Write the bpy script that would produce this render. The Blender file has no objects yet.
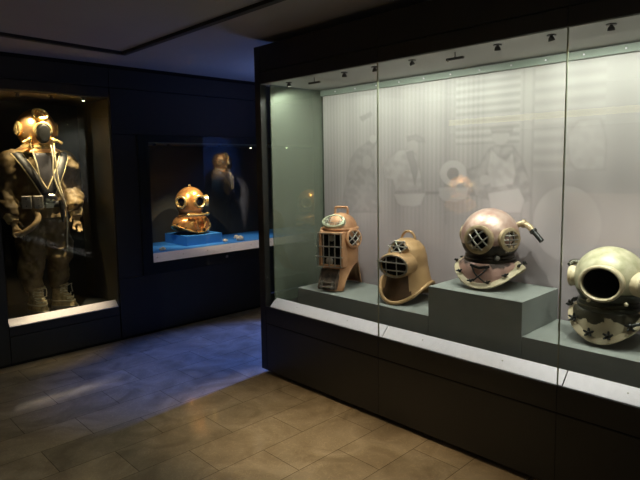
import bpy, bmesh, math, random
import numpy as np
from mathutils import Vector, Matrix, noise
random.seed(7)
PI = math.pi
SC = bpy.context.scene
COL = SC.collection

# ------------------------------------------------------------------ camera
def look_camera():
    cx, cy, f = 320.0, 222.0, 548.5
    X = Vector((885-cx, cy-158, -f)).normalized()      # world X (along the left wall) in camera axes
    Y = Vector((-218-cx, cy-174, -f)).normalized()     # world Y (along the big showcase)
    Z = X.cross(Y).normalized(); Y = Z.cross(X)
    m = Matrix((X, Y, Z)).to_4x4()
    cam = bpy.data.cameras.new('camera'); o = bpy.data.objects.new('camera', cam); COL.objects.link(o)
    o.matrix_world = Matrix.Translation((0, 0, 1.6)) @ m
    cam.sensor_fit = 'HORIZONTAL'; cam.sensor_width = 36.0; cam.lens = f/640*36
    cam.shift_y = -(240-cy)/640
    cam.clip_start = 0.02; cam.clip_end = 60
    SC.camera = o
look_camera()

# ------------------------------------------------------------------ world, exposure, room lights
w = bpy.data.worlds.new('world'); SC.world = w; w.use_nodes = True
w.node_tree.nodes['Background'].inputs[0].default_value = (0.5, 0.6, 1, 1)
w.node_tree.nodes['Background'].inputs[1].default_value = 0.0
vs = SC.view_settings
vs.view_transform = 'Standard'; vs.look = 'None'; vs.exposure = 0.0; vs.gamma = 1.0; vs.use_curve_mapping = False

def light(kind, name, loc, target, energy, color, **kw):
    l = bpy.data.lights.new(name, kind); l.energy = energy; l.color = color
    for k, v in kw.items(): setattr(l, k, v)
    o = bpy.data.objects.new(name, l); COL.objects.link(o); o.location = loc
    d = Vector(target)-Vector(loc)
    o.rotation_euler = d.to_track_quat('-Z', 'Y').to_euler()
    return o
WARM = (1.0, 0.80, 0.55); COOL = (0.97, 1.0, 0.88); BLUE = (0.10, 0.22, 1.0)
# blue wash in the passage behind the big showcase
light('SPOT', 'blue_floor_light', (5.0, 3.52, 2.45), (2.9, 3.72, 0.0), 680, (0.08, 0.20, 1.0), spot_size=math.radians(38), spot_blend=0.6, shadow_soft_size=0.04)
light('SPOT', 'blue_wall_wash', (5.0, 2.6, 2.3), (5.9, -1.6, 1.3), 900, (0.10, 0.28, 1.0), spot_size=math.radians(56), spot_blend=0.6, shadow_soft_size=0.1)
light('AREA', 'blue_passage_light', (4.2, 3.9, 1.5), (3.5, 3.95, 2.5), 4.5, (0.22, 0.36, 1.0), shape='RECTANGLE', size=0.6, size_y=0.4, spread=math.radians(110))
light('AREA', 'room_light', (0.2, 0.9, 2.49), (0.6, 2.0, 0), 2.8, (1.0, 0.82, 0.70), shape='RECTANGLE', size=1.6, size_y=1.2)
light('AREA', 'ceiling_wash', (-0.6, 0.4, 1.9), (0.6, 2.6, 2.53), 2.2, (1.0, 0.92, 0.85), shape='RECTANGLE', size=0.8, size_y=0.8)

for y in (2.75, 2.15, 1.5):
    light('SPOT', 'floor_pool_light', (1.45, y, 2.47), (2.08, y-0.05, 0.0), 72, (1.0, 0.77, 0.45), spot_size=math.radians(38), spot_blend=0.9, shadow_soft_size=0.03)  # added warm spots, standing in for showcase light spilling on the floor

# ------------------------------------------------------------------ materials
def mat(name, col, rough=0.5, metal=0.0, zmix=None, var=0.0, vscale=8.0, bump=0.0, bscale=60.0, col2=None, spec=0.5, thr=None, coat=0.0, detail=6):
    m = bpy.data.materials.new(name); m.use_nodes = True
    nt = m.node_tree; b = nt.nodes['Principled BSDF']
    b.inputs['Base Color'].default_value = (*col, 1); b.inputs['Roughness'].default_value = rough
    b.inputs['Metallic'].default_value = metal; b.inputs['Specular IOR Level'].default_value = spec
    b.inputs['Coat Weight'].default_value = coat
    tc = nt.nodes.new('ShaderNodeTexCoord')
    if col2 is not None or var > 0:
        n = nt.nodes.new('ShaderNodeTexNoise'); n.inputs['Scale'].default_value = vscale; n.inputs['Detail'].default_value = detail
        nt.links.new(tc.outputs['Object'], n.inputs['Vector'])
        fac = n.outputs['Fac']
        if zmix:                                      # paint survives low down, bare metal shows above
            sp = nt.nodes.new('ShaderNodeSeparateXYZ'); nt.links.new(tc.outputs['Object'], sp.inputs[0])
            ml = nt.nodes.new('ShaderNodeMath'); ml.operation = 'MULTIPLY_ADD'; ml.inputs[1].default_value = -zmix[1]; ml.inputs[2].default_value = zmix[0]*zmix[1]
            nt.links.new(sp.outputs['Z'], ml.inputs[0])
            ad = nt.nodes.new('ShaderNodeMath'); ad.operation = 'ADD'; nt.links.new(ml.outputs[0], ad.inputs[0]); nt.links.new(n.outputs['Fac'], ad.inputs[1]); fac = ad.outputs[0]
        r = nt.nodes.new('ShaderNodeValToRGB')
        lo, hi = thr if thr else (0.3, 0.7)
        r.color_ramp.elements[0].position = lo; r.color_ramp.elements[1].position = hi
        c2 = col2 if col2 is not None else tuple(c*(1-var) for c in col)
        r.color_ramp.elements[0].color = (*c2, 1); r.color_ramp.elements[1].color = (*col, 1)
        nt.links.new(fac, r.inputs['Fac']); nt.links.new(r.outputs['Color'], b.inputs['Base Color'])
    if bump > 0:
        n2 = nt.nodes.new('ShaderNodeTexNoise'); n2.inputs['Scale'].default_value = bscale; n2.inputs['Detail'].default_value = 4
        nt.links.new(tc.outputs['Object'], n2.inputs['Vector'])
        bp = nt.nodes.new('ShaderNodeBump'); bp.inputs['Strength'].default_value = bump; bp.inputs['Distance'].default_value = 0.01
        nt.links.new(n2.outputs['Fac'], bp.inputs['Height']); nt.links.new(bp.outputs['Normal'], b.inputs['Normal'])
    return m
def emis(name, col, s):
    m = bpy.data.materials.new(name); m.use_nodes = True; b = m.node_tree.nodes['Principled BSDF']
    b.inputs['Base Color'].default_value = (*col, 1); b.inputs['Emission Color'].default_value = (*col, 1); b.inputs['Emission Strength'].default_value = s
    return m
def glass(name, tint=(1, 1, 1), haze=0.0, hazecol=(0.5, 0.55, 0.5), f0=0.04, rough=0.0):
    """thin pane: clear transmission plus mirror reflection rising towards grazing angles"""
    m = bpy.data.materials.new(name); m.use_nodes = True; nt = m.node_tree; nt.nodes.clear()
    N = nt.nodes.new; L = nt.links.new
    out = N('ShaderNodeOutputMaterial'); tr = N('ShaderNodeBsdfTransparent'); gl = N('ShaderNodeBsdfGlossy'); mx = N('ShaderNodeMixShader')
    tr.inputs['Color'].default_value = (*tint, 1); gl.inputs['Roughness'].default_value = rough
    g = N('ShaderNodeNewGeometry'); dt = N('ShaderNodeVectorMath'); dt.operation = 'DOT_PRODUCT'
    L(g.outputs['Normal'], dt.inputs[0]); L(g.outputs['Incoming'], dt.inputs[1])
    ab = N('ShaderNodeMath'); ab.operation = 'ABSOLUTE'; L(dt.outputs['Value'], ab.inputs[0])
    s = N('ShaderNodeMath'); s.operation = 'SUBTRACT'; s.inputs[0].default_value = 1; L(ab.outputs[0], s.inputs[1])
    p = N('ShaderNodeMath'); p.operation = 'POWER'; p.inputs[1].default_value = 5; L(s.outputs[0], p.inputs[0])
    ma = N('ShaderNodeMath'); ma.operation = 'MULTIPLY_ADD'; ma.inputs[1].default_value = 1-f0; ma.inputs[2].default_value = f0; L(p.outputs[0], ma.inputs[0])
    L(ma.outputs[0], mx.inputs['Fac']); L(gl.outputs[0], mx.inputs[2])
    if haze > 0:
        df = N('ShaderNodeBsdfDiffuse'); df.inputs['Color'].default_value = (*hazecol, 1)
        m2 = N('ShaderNodeMixShader'); m2.inputs['Fac'].default_value = haze
        L(tr.outputs[0], m2.inputs[1]); L(df.outputs[0], m2.inputs[2]); L(m2.outputs[0], mx.inputs[1])
    else:
        L(tr.outputs[0], mx.inputs[1])
    L(mx.outputs[0], out.inputs[0])
    return m

def floor_mat():
    m = bpy.data.materials.new('polished_marble_tiles'); m.use_nodes = True; nt = m.node_tree; N = nt.nodes.new; L = nt.links.new
    b = nt.nodes['Principled BSDF']; g = N('ShaderNodeNewGeometry')
    mp = N('ShaderNodeMapping'); mp.inputs['Location'].default_value = (-2.43+6, -1.765+6, 0); L(g.outputs['Position'], mp.inputs['Vector'])
    br = N('ShaderNodeTexBrick'); br.inputs['Scale'].default_value = 1.0; br.inputs['Brick Width'].default_value = 0.6; br.inputs['Row Height'].default_value = 0.3
    br.inputs['Mortar Size'].default_value = 0.0022; br.inputs['Mortar Smooth'].default_value = 0.3; br.offset = 0.5
    br.inputs['Color1'].default_value = (0.85, 0.85, 0.85, 1); br.inputs['Color2'].default_value = (1.1, 1.08, 1.05, 1); br.inputs['Mortar'].default_value = (0.35, 0.33, 0.3, 1)
    L(mp.outputs['Vector'], br.inputs['Vector'])
    n = N('ShaderNodeTexNoise'); n.inputs['Scale'].default_value = 3.2; n.inputs['Detail'].default_value = 9; n.inputs['Distortion'].default_value = 1.4; L(g.outputs['Position'], n.inputs['Vector'])
    r = N('ShaderNodeValToRGB'); e = r.color_ramp.elements
    e[0].position = 0.32; e[0].color = (0.25, 0.19, 0.125, 1); e[1].position = 0.72; e[1].color = (0.42, 0.335, 0.235, 1)
    e.new(0.5).color = (0.33, 0.26, 0.175, 1)
    L(n.outputs['Fac'], r.inputs['Fac'])
    v = N('ShaderNodeTexNoise'); v.inputs['Scale'].default_value = 14; v.inputs['Detail'].default_value = 8; v.inputs['Distortion'].default_value = 2.5; L(g.outputs['Position'], v.inputs['Vector'])
    vr = N('ShaderNodeValToRGB'); vr.color_ramp.elements[0].position = 0.47; vr.color_ramp.elements[0].color = (1, 1, 1, 1); vr.color_ramp.elements[1].position = 0.5; vr.color_ramp.elements[1].color = (1.22, 1.2, 1.15, 1)
    vr.color_ramp.elements.new(0.53).color = (1, 1, 1, 1); L(v.outputs['Fac'], vr.inputs['Fac'])
    def mul(a, c):
        x = N('ShaderNodeMix'); x.data_type = 'RGBA'; x.blend_type = 'MULTIPLY'; x.inputs[0].default_value = 1
        L(a, x.inputs[6]); L(c, x.inputs[7]); return x.outputs[2]
    L(mul(mul(r.outputs[0], vr.outputs[0]), br.outputs['Color']), b.inputs['Base Color'])
    rr = N('ShaderNodeMapRange'); rr.inputs['To Min'].default_value = 0.04; rr.inputs['To Max'].default_value = 0.13; L(v.outputs['Fac'], rr.inputs['Value']); L(rr.outputs[0], b.inputs['Roughness'])
    bp = N('ShaderNodeBump'); bp.inputs['Strength'].default_value = 0.04; bp.inputs['Distance'].default_value = 0.01; L(v.outputs['Fac'], bp.inputs['Height']); L(bp.outputs[0], b.inputs['Normal'])
    return m

M = dict(
    floor=floor_mat(),
    ceiling=mat('ceiling_paint', (0.30, 0.29, 0.29), 0.9, var=0.06, vscale=2),
    track=mat('black_track', (0.006, 0.006, 0.007), 0.6),
    wall=mat('dark_wall_panel', (0.016, 0.016, 0.016), 0.55, var=0.15, vscale=4),
    gap=mat('black_gap', (0.003, 0.003, 0.003), 0.9),
    cased=mat('dark_showcase_panel', (0.017, 0.0165, 0.016), 0.42, var=0.15, vscale=3),
    inner=mat('olive_grey_lining', (0.13, 0.13, 0.12), 0.7),
    caseceil=mat('showcase_top_lining', (0.36, 0.36, 0.35), 0.7),
    valance=mat('grey_green_rail', (0.16, 0.19, 0.16), 0.45),
    sill=mat('lavender_white_sill', (0.86, 0.79, 0.88), 0.45, var=0.08, vscale=30),
    plinth=mat('grey_display_block', (0.24, 0.255, 0.243), 0.75, var=0.08, vscale=12),
    screw=mat('steel_screw', (0.35, 0.33, 0.3), 0.35, metal=0.9),
    black=mat('black_metal', (0.012, 0.012, 0.012), 0.4),
    dkgrey=mat('dark_spot_body', (0.05, 0.045, 0.045), 0.4, metal=0.3),
    lens=emis('lamp_lens', (1.0, 0.9, 0.7), 30.0),
    glass=glass('showcase_glass', (0.97, 0.99, 0.97)),
    seam=glass('glass_edge', (0.45, 0.5, 0.42), haze=0.6, hazecol=(0.55, 0.55, 0.42)),
    endglass=glass('frosted_end_glass', (0.8, 0.85, 0.8), haze=0.40, hazecol=(0.30, 0.34, 0.27), f0=0.08),
    recess=mat('dark_recess_lining', (0.03, 0.032, 0.031), 0.6, var=0.1),
    recess_gold=mat('ochre_recess_side', (0.15, 0.125, 0.07), 0.5, var=0.15),
    blue=mat('bright_blue_display', (0.025, 0.20, 0.62), 0.6, var=0.05),
    stone=mat('pale_stone', (0.75, 0.70, 0.62), 0.7, var=0.3, vscale=40, bump=0.4),
    # helmet metals
    tanpaint=mat('worn_tan_copper', (0.56, 0.30, 0.155), 0.5, metal=0.25, col2=(0.33, 0.16, 0.085), vscale=9, thr=(0.3, 0.62), bump=0.15, bscale=25),
    tan2=mat('golden_tan_coat', (0.50, 0.31, 0.145), 0.48, metal=0.25, col2=(0.36, 0.21, 0.10), vscale=6, bump=0.12, bscale=18),
    tan2shade=mat('shaded_brown_bib', (0.13, 0.065, 0.03), 0.4, metal=0.3, col2=(0.05, 0.028, 0.016), vscale=10),
    rust=mat('rusty_brown', (0.24, 0.17, 0.13), 0.6, metal=0.4, col2=(0.04, 0.03, 0.025), vscale=25, bump=0.3),
    silver=mat('tarnished_steel', (0.5, 0.46, 0.42), 0.35, metal=0.85, var=0.4, vscale=30),
    brassgreen=mat('verdigris_brass', (0.50, 0.50, 0.36), 0.45, metal=0.5, col2=(0.30, 0.32, 0.24), vscale=50),
    dark=mat('dark_interior', (0.004, 0.004, 0.004), 0.7, spec=0.2),
    darkglass=mat('dark_window_glass', (0.005, 0.005, 0.005), 0.15, coat=0.1),
    pinkcopper=mat('rosy_copper_dome', (0.58, 0.42, 0.36), 0.42, metal=0.4, col2=(0.42, 0.24, 0.20), vscale=14, thr=(0.35, 0.6), bump=0.35, bscale=45),
    cream=mat('cream_paint', (0.70, 0.60, 0.42), 0.5, col2=(0.55, 0.44, 0.28), vscale=18, bump=0.15),
    brasswin=mat('aged_brass_window', (0.55, 0.44, 0.28), 0.4, metal=0.4, col2=(0.32, 0.23, 0.14), vscale=30),
    darkbrown=mat('dark_bronze', (0.065, 0.045, 0.033), 0.4, metal=0.5, col2=(0.02, 0.016, 0.013), vscale=14),
    pinkworn=mat('worn_pink_breastplate', (0.55, 0.33, 0.28), 0.45, metal=0.3, col2=(0.06, 0.035, 0.03), vscale=11, thr=(0.42, 0.5), zmix=(0.125, 3.0), bump=0.2),
    olive=mat('olive_cream_dome', (0.58, 0.53, 0.37), 0.4, metal=0.1, col2=(0.36, 0.34, 0.20), vscale=22, thr=(0.3, 0.65), bump=0.2, bscale=30, detail=9),
    olivedark=mat('dark_olive_collar', (0.075, 0.07, 0.045), 0.35, metal=0.35, var=0.6, vscale=10),
    creamworn=mat('chipped_cream_breastplate', (0.68, 0.58, 0.40), 0.45, col2=(0.055, 0.048, 0.03), vscale=9, thr=(0.49, 0.51), zmix=(0.115, 4.5), bump=0.2),
    copper=mat('polished_copper', (0.95, 0.50, 0.17), 0.30, metal=0.72, col2=(0.70, 0.28, 0.08), vscale=16, thr=(0.35, 0.6), bump=0.25, bscale=22),
    brass=mat('polished_brass', (0.95, 0.70, 0.30), 0.26, metal=0.75, var=0.25, vscale=20),
    goldcopper=mat('golden_copper', (0.82, 0.50, 0.22), 0.3, metal=0.9, col2=(0.6, 0.32, 0.14), vscale=14, bump=0.2, bscale=22),
    suit=mat('olive_tan_twill', (0.22, 0.15, 0.06), 0.7, col2=(0.07, 0.045, 0.02), vscale=7, bump=0.5, bscale=20),
    strap=mat('black_harness_strap', (0.018, 0.017, 0.018), 0.5),
    trim=mat('gold_piping', (0.62, 0.50, 0.27), 0.6),
    bib=mat('blue_grey_rubber_bib', (0.10, 0.095, 0.11), 0.5, var=0.4, vscale=14),
    rope=mat('pale_rope', (0.66, 0.58, 0.40), 0.8, bump=0.4, bscale=150),
    canvas=mat('khaki_canvas', (0.62, 0.48, 0.24), 0.8, col2=(0.20, 0.14, 0.07), vscale=22, bump=0.4),
    lead=mat('pale_lead_weight', (0.40, 0.37, 0.32), 0.5, metal=0.2, var=0.4, vscale=20, bump=0.3),
    glove=mat('tan_glove', (0.36, 0.25, 0.12), 0.7, col2=(0.2, 0.13, 0.06), vscale=15, bump=0.4),
    bluewall=mat('blue_grey_wall', (0.30, 0.32, 0.40), 0.8),
    figdark=mat('dark_figure_suit', (0.05, 0.045, 0.03), 0.7, col2=(0.012, 0.012, 0.01), vscale=35, thr=(0.4, 0.55), bump=0.4),
)

# ------------------------------------------------------------------ mesh helpers
I4 = Matrix.Identity(4)
def BM(): return bmesh.new()
def obj(name, bm, m, parent=None, smooth=True, bevel=0.0, solid=0.0, auto=35, sub=0):
    bmesh.ops.recalc_face_normals(bm, faces=bm.faces[:])
    me = bpy.data.meshes.new(name); bm.to_mesh(me); bm.free()
    o = bpy.data.objects.new(name, me); COL.objects.link(o)
    if isinstance(m, list):
        for x in m: me.materials.append(x)
    else: me.materials.append(m)
    if parent: o.parent = parent
    if solid:
        s = o.modifiers.new('solid', 'SOLIDIFY'); s.thickness = solid; s.offset = 0
    if bevel:
        b = o.modifiers.new('bevel', 'BEVEL'); b.width = bevel; b.segments = 2; b.limit_method = 'ANGLE'; b.angle_limit = math.radians(40)
    if sub:
        s = o.modifiers.new('sub', 'SUBSURF'); s.levels = sub; s.render_levels = sub
    if smooth:
        me.shade_smooth()
        try: me.set_sharp_from_angle(angle=math.radians(auto))
        except Exception: pass
    return o
def box(bm, x0, x1, y0, y1, z0, z1, T=I4):
    vs_ = [bm.verts.new(T @ Vector((x, y, z))) for x in (x0, x1) for y in (y0, y1) for z in (z0, z1)]
    for f in ((0, 1, 3, 2), (4, 6, 7, 5), (0, 4, 5, 1), (2, 3, 7, 6), (0, 2, 6, 4), (1, 5, 7, 3)):
        bm.faces.new([vs_[i] for i in f])
    return bm
def lathe(bm, prof, seg=40, T=I4, closed=False):
    rings = []
    for r, z in prof:
        if r < 1e-5: rings.append([bm.verts.new(T @ Vector((0, 0, z)))])
        else: rings.append([bm.verts.new(T @ Vector((r*math.cos(2*PI*i/seg), r*math.sin(2*PI*i/seg), z))) for i in range(seg)])
    n = len(rings)
    for k in range(n if closed else n-1):
        a, b = rings[k], rings[(k+1) % n]
        for i in range(seg):
            j = (i+1) % seg
            if len(a) == 1 and len(b) == 1: continue
            if len(a) == 1: bm.faces.new((a[0], b[j], b[i]))
            elif len(b) == 1: bm.faces.new((a[i], a[j], b[0]))
            else: bm.faces.new((a[i], a[j], b[j], b[i]))
    return bm
def cyl(bm, r, z0, z1, seg=24, T=I4): return lathe(bm, [(0, z0), (r, z0), (r, z1), (0, z1)], seg, T)
def ball(bm, r, T=I4, seg=16):
    return lathe(bm, [(r*math.sin(PI*k/10), -r*math.cos(PI*k/10)) for k in range(11)], seg, T)
def frame_to(d, up=Vector((0, 0, 1))):
    d = Vector(d).normalized()
    x = up.cross(d)
    if x.length < 1e-4: x = Vector((1, 0, 0))
    x.normalize(); y = d.cross(x)
    return Matrix((x, y, d)).transposed().to_4x4()
def tube(bm, pts, r, seg=10, closed=False, T=I4, flat=1.0):
    pts = [T @ Vector(p) for p in pts]; n = len(pts); rings = []
    rs = r if isinstance(r, (list, tuple)) else [r]*n
    prevx = None
    for i, p in enumerate(pts):
        if closed: d = pts[(i+1) % n]-pts[i-1]
        else: d = pts[min(i+1, n-1)]-pts[max(i-1, 0)]
        d.normalize()
        if prevx is None:
            x = d.orthogonal().normalized()
        else:
            x = prevx-d*prevx.dot(d)
            x = x.normalized() if x.length > 1e-6 else d.orthogonal().normalized()
        prevx = x; y = d.cross(x)
        rings.append([bm.verts.new(p+(x*math.cos(2*PI*k/seg)+y*math.sin(2*PI*k/seg)*flat)*rs[i]) for k in range(seg)])
    for i in range(n if closed else n-1):
        a, b = rings[i], rings[(i+1) % n]
        off = 0
        if closed and i == n-1:
            off = min(range(seg), key=lambda o: (a[0].co-b[o].co).length)
        for k in range(seg):
            bm.faces.new((a[k], a[(k+1) % seg], b[(k+1+off) % seg], b[(k+off) % seg]))
    if not closed:
        bm.faces.new(rings[0]); bm.faces.new(rings[-1])
    return bm
def smoothpath(pts, n=8):
    """Catmull-Rom through the points"""
    P = [Vector(p) for p in pts]; P = [P[0]*2-P[1]]+P+[P[-1]*2-P[-2]]; out = []
    for i in range(1, len(P)-2):
        for k in range(n):
            t = k/n; a, b, c, d = P[i-1], P[i], P[i+1], P[i+2]
            out.append(0.5*((2*b)+(c-a)*t+(2*a-5*b+4*c-d)*t*t+(3*b-a-3*c+d)*t**3))
    out.append(P[-2]); return out
def shell(bm, fn, nu=64, nv=16):
    """fn(theta, t) -> point; closed around theta (0 = front, towards -Y; +90 deg = +X)"""
    g = [[bm.verts.new(fn(2*PI*i/nu, k/nv)) for i in range(nu)] for k in range(nv+1)]
    for k in range(nv):
        for i in range(nu):
            j = (i+1) % nu
            bm.faces.new((g[k][i], g[k][j], g[k+1][j], g[k+1][i]))
    return bm
def pol(th, r, z, ry=None):
    ry = r if ry is None else ry
    return Vector((r*math.sin(th), -ry*math.cos(th), z))
def thing(name, label, cat, loc=(0, 0, 0), rz=0.0, group=None):
    o = bpy.data.objects.new(name, None); COL.objects.link(o); o.location = loc; o.rotation_euler = (0, 0, rz)
    o.empty_display_size = 0.1
    o['label'] = label; o['category'] = cat
    if group: o['group'] = group
    return o
def tag(o, label, cat, group=None):
    o['label'] = label; o['category'] = cat
    if group: o['group'] = group
    return o
def struct(name, bm, m, **k):
    o = obj(name, bm, m, None, smooth=False, **k); o['kind'] = 'structure'; return o
def children_of(r): return [o for o in COL.objects if o.parent == r]
def dup(r, loc, rz, label, scale=1.0, group=None):
    c = r.copy(); COL.objects.link(c); c.location = loc; c.rotation_euler = (0, 0, rz); c.scale = (scale,)*3
    c['label'] = label
    if group: c['group'] = group
    for ch in children_of(r):
        d = ch.copy(); COL.objects.link(d); d.parent = c
        for g in children_of(ch):
            e = g.copy(); COL.objects.link(e); e.parent = d
    return c

# ------------------------------------------------------------------ room shell
CEIL = 2.53; WY = 4.88; XF = 2.56; XB = 3.13
struct('floor', box(BM(), -1.9, 6.7, -2.2, 5.0, -0.1, 0.0), M['floor'])
struct('ceiling', box(BM(), -1.9, 6.7, -2.2, 5.0, CEIL, CEIL+0.1), M['ceiling'])
# left wall: dark panels round the two recesses, with thin joints between panels
O1 = (1.22, 2.14, 0.345, 2.23); O2 = (2.39, 6.0, 0.585, 1.915)
b = BM()
g = 0.004
for (x0, x1, z0, z1) in ((-1.8, O1[0]-0.006, 0.03, 2.323), (O1[0], O1[1], 0.03, O1[2]-0.095), (O1[0], O1[1], O1[3]+0.012, 2.323),
                         (O1[1]+0.012, 6.6, 0.03, O2[2]-0.002), (O1[1]+0.012, O2[0]-0.002, O2[2]+0.002, O2[3]-0.002), (O2[1]+0.002, 6.6, O2[2]+0.002, O2[3]-0.002),
                         (O1[1]+0.012, 6.6, O2[3]+0.002, 2.323), (-1.8, O1[1]+0.006, 2.329, 2.495), (O1[1]+0.012, 6.6, 2.329, 2.495)):
    box(b, x0, x1, WY, WY+0.025, z0, z1)
struct('wall_left', b, M['wall'])
struct('trim_1', box(BM(), -1.8, 6.6, WY+0.012, WY+0.024, 2.496, CEIL), M['gap'])
struct('baseboard_left', box(BM(), -1.8, 6.6, WY+0.03, WY+0.04, 0.0, 0.05), M['gap'])
struct('wall_back', box(BM(), -1.9, 6.7, -2.3, -2.2, 0, CEIL), M['wall'])
struct('wall_opposite', box(BM(), -1.9, -1.8, -2.2, 5.0, 0, CEIL), M['wall'])
struct('wall_right', box(BM(), 6.6, 6.7, -2.2, 5.0, 0, CEIL), M['bluewall'])
# partition that backs the big showcase
struct('wall_partition', box(BM(), XB+0.10, 4.08, -2.2, 3.30, 0, CEIL), M['wall'])
# ceiling track
b = BM()
tpath = [(-1.8, 3.98), (1.127, 4.235), (2.03, 4.31)]
box(b, -0.022, 0.022, 0, 3.85, -0.022, 0, Matrix.Translation((-1.80, 3.99, CEIL)) @ Matrix.Rotation(-PI/2+0.0832, 4, 'Z'))
box(b, 2.01, 2.054, -1.4, 4.33, CEIL-0.022, CEIL)
tr = thing('ceiling_track', 'L-shaped black lighting track running across the dark ceiling', 'lighting track', (0, 0, 0))
obj('rail', b, M['track'], tr, smooth=False)

# ------------------------------------------------------------------ mural picture: faded print of men with diving gear
def mural(case):
    """flat printed panel on the back wall: pale corrugated boarding, four men, a helmet and bowls"""
    Y0, Y1, Zb, Zt = -0.10, 3.165, 0.50, 2.158
    s = 0.008; ny = int((Y1-Y0)/s); nz = int((Zt-Zb)/s)
    yy, zz = np.meshgrid(np.linspace(Y0, Y1, ny+1), np.linspace(Zb, Zt, nz+1))
    V = np.full(yy.shape, 0.0)
    rng = np.random.RandomState(3); grain = np.zeros(V.shape)
    for q_ in range(40):
        a_, p_ = rng.rand()*PI, rng.rand()*6.3; k_ = 25+rng.rand()*110; grain += np.sin((yy*math.cos(a_)+zz*math.sin(a_))*k_+p_)/math.sqrt(20)
    grain = np.clip(grain, -1, 1)
    # corrugated boarding (left) and slatted shutter (middle)
    V += 0.030*np.sin(yy*2*PI/0.034)*((zz > 0.9) & (yy > 1.75))*np.clip((zz-0.9)/0.5, 0, 1)
    V += 0.02*np.sin(yy*2*PI/0.21+1)
    sh = (yy < 1.95) & (yy > 1.52) & (zz > 1.72); V[sh] += 0.055*np.sin(zz[sh]*2*PI/0.047)
    sh = (yy < 1.43) & (yy > 1.05) & (zz > 1.55); V[sh] += 0.035*np.sin(zz[sh]*2*PI/0.07)
    for yc in (1.50, 2.02, 1.44): V -= 0.06*np.exp(-((yy-yc)/0.008)**2)*(zz > 1.2)
    def poly(pts, val, soft=0.01, tex=0.0):
        pts = np.array(pts); n = len(pts); inside = np.zeros(yy.shape, bool); dist = np.full(yy.shape, 9.0)
        for i in range(n):
            y1, z1 = pts[i]; y2, z2 = pts[(i+1) % n]
            c = ((z1 > zz) != (z2 > zz)) & (yy < (y2-y1)*(zz-z1)/(z2-z1+1e-9)+y1); inside ^= c
            L = (y2-y1)**2+(z2-z1)**2+1e-9; t_ = np.clip(((yy-y1)*(y2-y1)+(zz-z1)*(z2-z1))/L, 0, 1)
            dist = np.minimum(dist, np.hypot(yy-(y1+t_*(y2-y1)), zz-(z1+t_*(z2-z1))))
        m = np.clip(np.where(inside, dist, -dist)/soft+0.5, 0, 1)
        V[:] = V*(1-m)+m*(val+tex*0.6*grain)
        V[:] -= 0.05*np.exp(-(dist/0.007)**2)
    def ell(y, z, ry, rz, val, soft=0.08, ring=0.0):
        r = np.hypot((yy-y)/ry, (zz-z)/rz); m = np.clip((1-r)/soft+0.5, 0, 1)
        V[:] = V*(1-m)+m*val
        V[:] -= ring*np.exp(-((r-1)/0.05)**2)
    poly([(2.777, 1.963), (2.669, 1.991), (2.659, 1.969), (2.757, 1.932)], -0.09, 0.012, 0)
    poly([(2.872, 1.644), (2.81, 1.718), (2.709, 1.767), (2.631, 1.808), (2.603, 1.777), (2.671, 1.714), (2.652, 1.603), (2.615, 1.345), (2.577, 1.258), (2.984, 1.238), (2.927, 1.451)], -0.06, 0.03, 0.05)
    ell(2.71, 1.626, 0.044, 0.052, 0, 0.08, 0)
    ell(2.651, 1.794, 0.034, 0.029, 0.06, 0.08, 0)
    poly([(2.501, 1.652), (2.411, 1.706), (2.324, 1.71), (2.265, 1.667), (2.223, 1.53), (2.206, 1.427), (2.447, 1.408), (2.465, 1.494), (2.548, 1.508), (2.557, 1.58)], 0.05, 0.015, 0.06)
    poly([(2.342, 1.794), (2.265, 1.804), (2.199, 1.774), (2.191, 1.753), (2.274, 1.763), (2.333, 1.766)], -0.05, 0.012, 0)
    ell(2.29, 1.723, 0.042, 0.048, 0.03, 0.2, 0)
    poly([(2.35, 1.69), (2.29, 1.695), (2.248, 1.564), (2.273, 1.461), (2.315, 1.599)], -0.06, 0.012, 0)
    poly([(2.456, 1.394), (2.181, 1.408), (2.222, 1.324), (2.272, 1.308), (2.393, 1.31), (2.429, 1.33)], 0.11, 0.012, 0)
    ell(1.97, 1.543, 0.102, 0.085, 0.1, 0.05, 0.04)
    ell(1.97, 1.537, 0.044, 0.042, -0.1, 0.1, 0.05)
    poly([(2.077, 1.45), (1.852, 1.454), (1.865, 1.383), (1.946, 1.348), (2.045, 1.358), (2.092, 1.403)], 0.09, 0.012, 0)
    poly([(2.181, 1.414), (2.077, 1.417), (2.077, 1.403), (2.181, 1.401)], -0.08, 0.012, 0)
    poly([(1.851, 1.422), (1.753, 1.418), (1.752, 1.399), (1.851, 1.403)], -0.08, 0.012, 0)
    poly([(1.868, 1.562), (1.783, 1.587), (1.717, 1.685), (1.677, 1.708), (1.561, 1.703), (1.509, 1.631), (1.457, 1.502), (1.442, 1.385), (1.579, 1.356), (1.808, 1.398)], -0.03, 0.02, 0.07)
    poly([(1.703, 1.696), (1.656, 1.646), (1.603, 1.621), (1.56, 1.668), (1.538, 1.531), (1.556, 1.471), (1.699, 1.45), (1.728, 1.562)], 0.07, 0.012, 0.05)
    ell(1.639, 1.766, 0.058, 0.054, 0.03, 0.15, 0.03)
    poly([(1.706, 1.818), (1.563, 1.816), (1.569, 1.786), (1.698, 1.787)], -0.05, 0.012, 0)
    ell(1.74, 1.5, 0.04, 0.031, 0.07, 0.2, 0)
    poly([(1.719, 1.419), (1.517, 1.454), (1.479, 1.383), (1.502, 1.305), (1.696, 1.295)], 0.09, 0.012, 0)
    ell(1.236, 1.256, 0.19, 0.214, 0.085, 0.04, 0.02)  # large pale circle: a glass reflection painted into the print
    poly([(1.246, 1.753), (1.184, 1.83), (1.071, 1.833), (1.037, 1.716), (1.041, 1.558), (1.191, 1.559), (1.23, 1.614)], 0.035, 0.03, 0.03)
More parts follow.
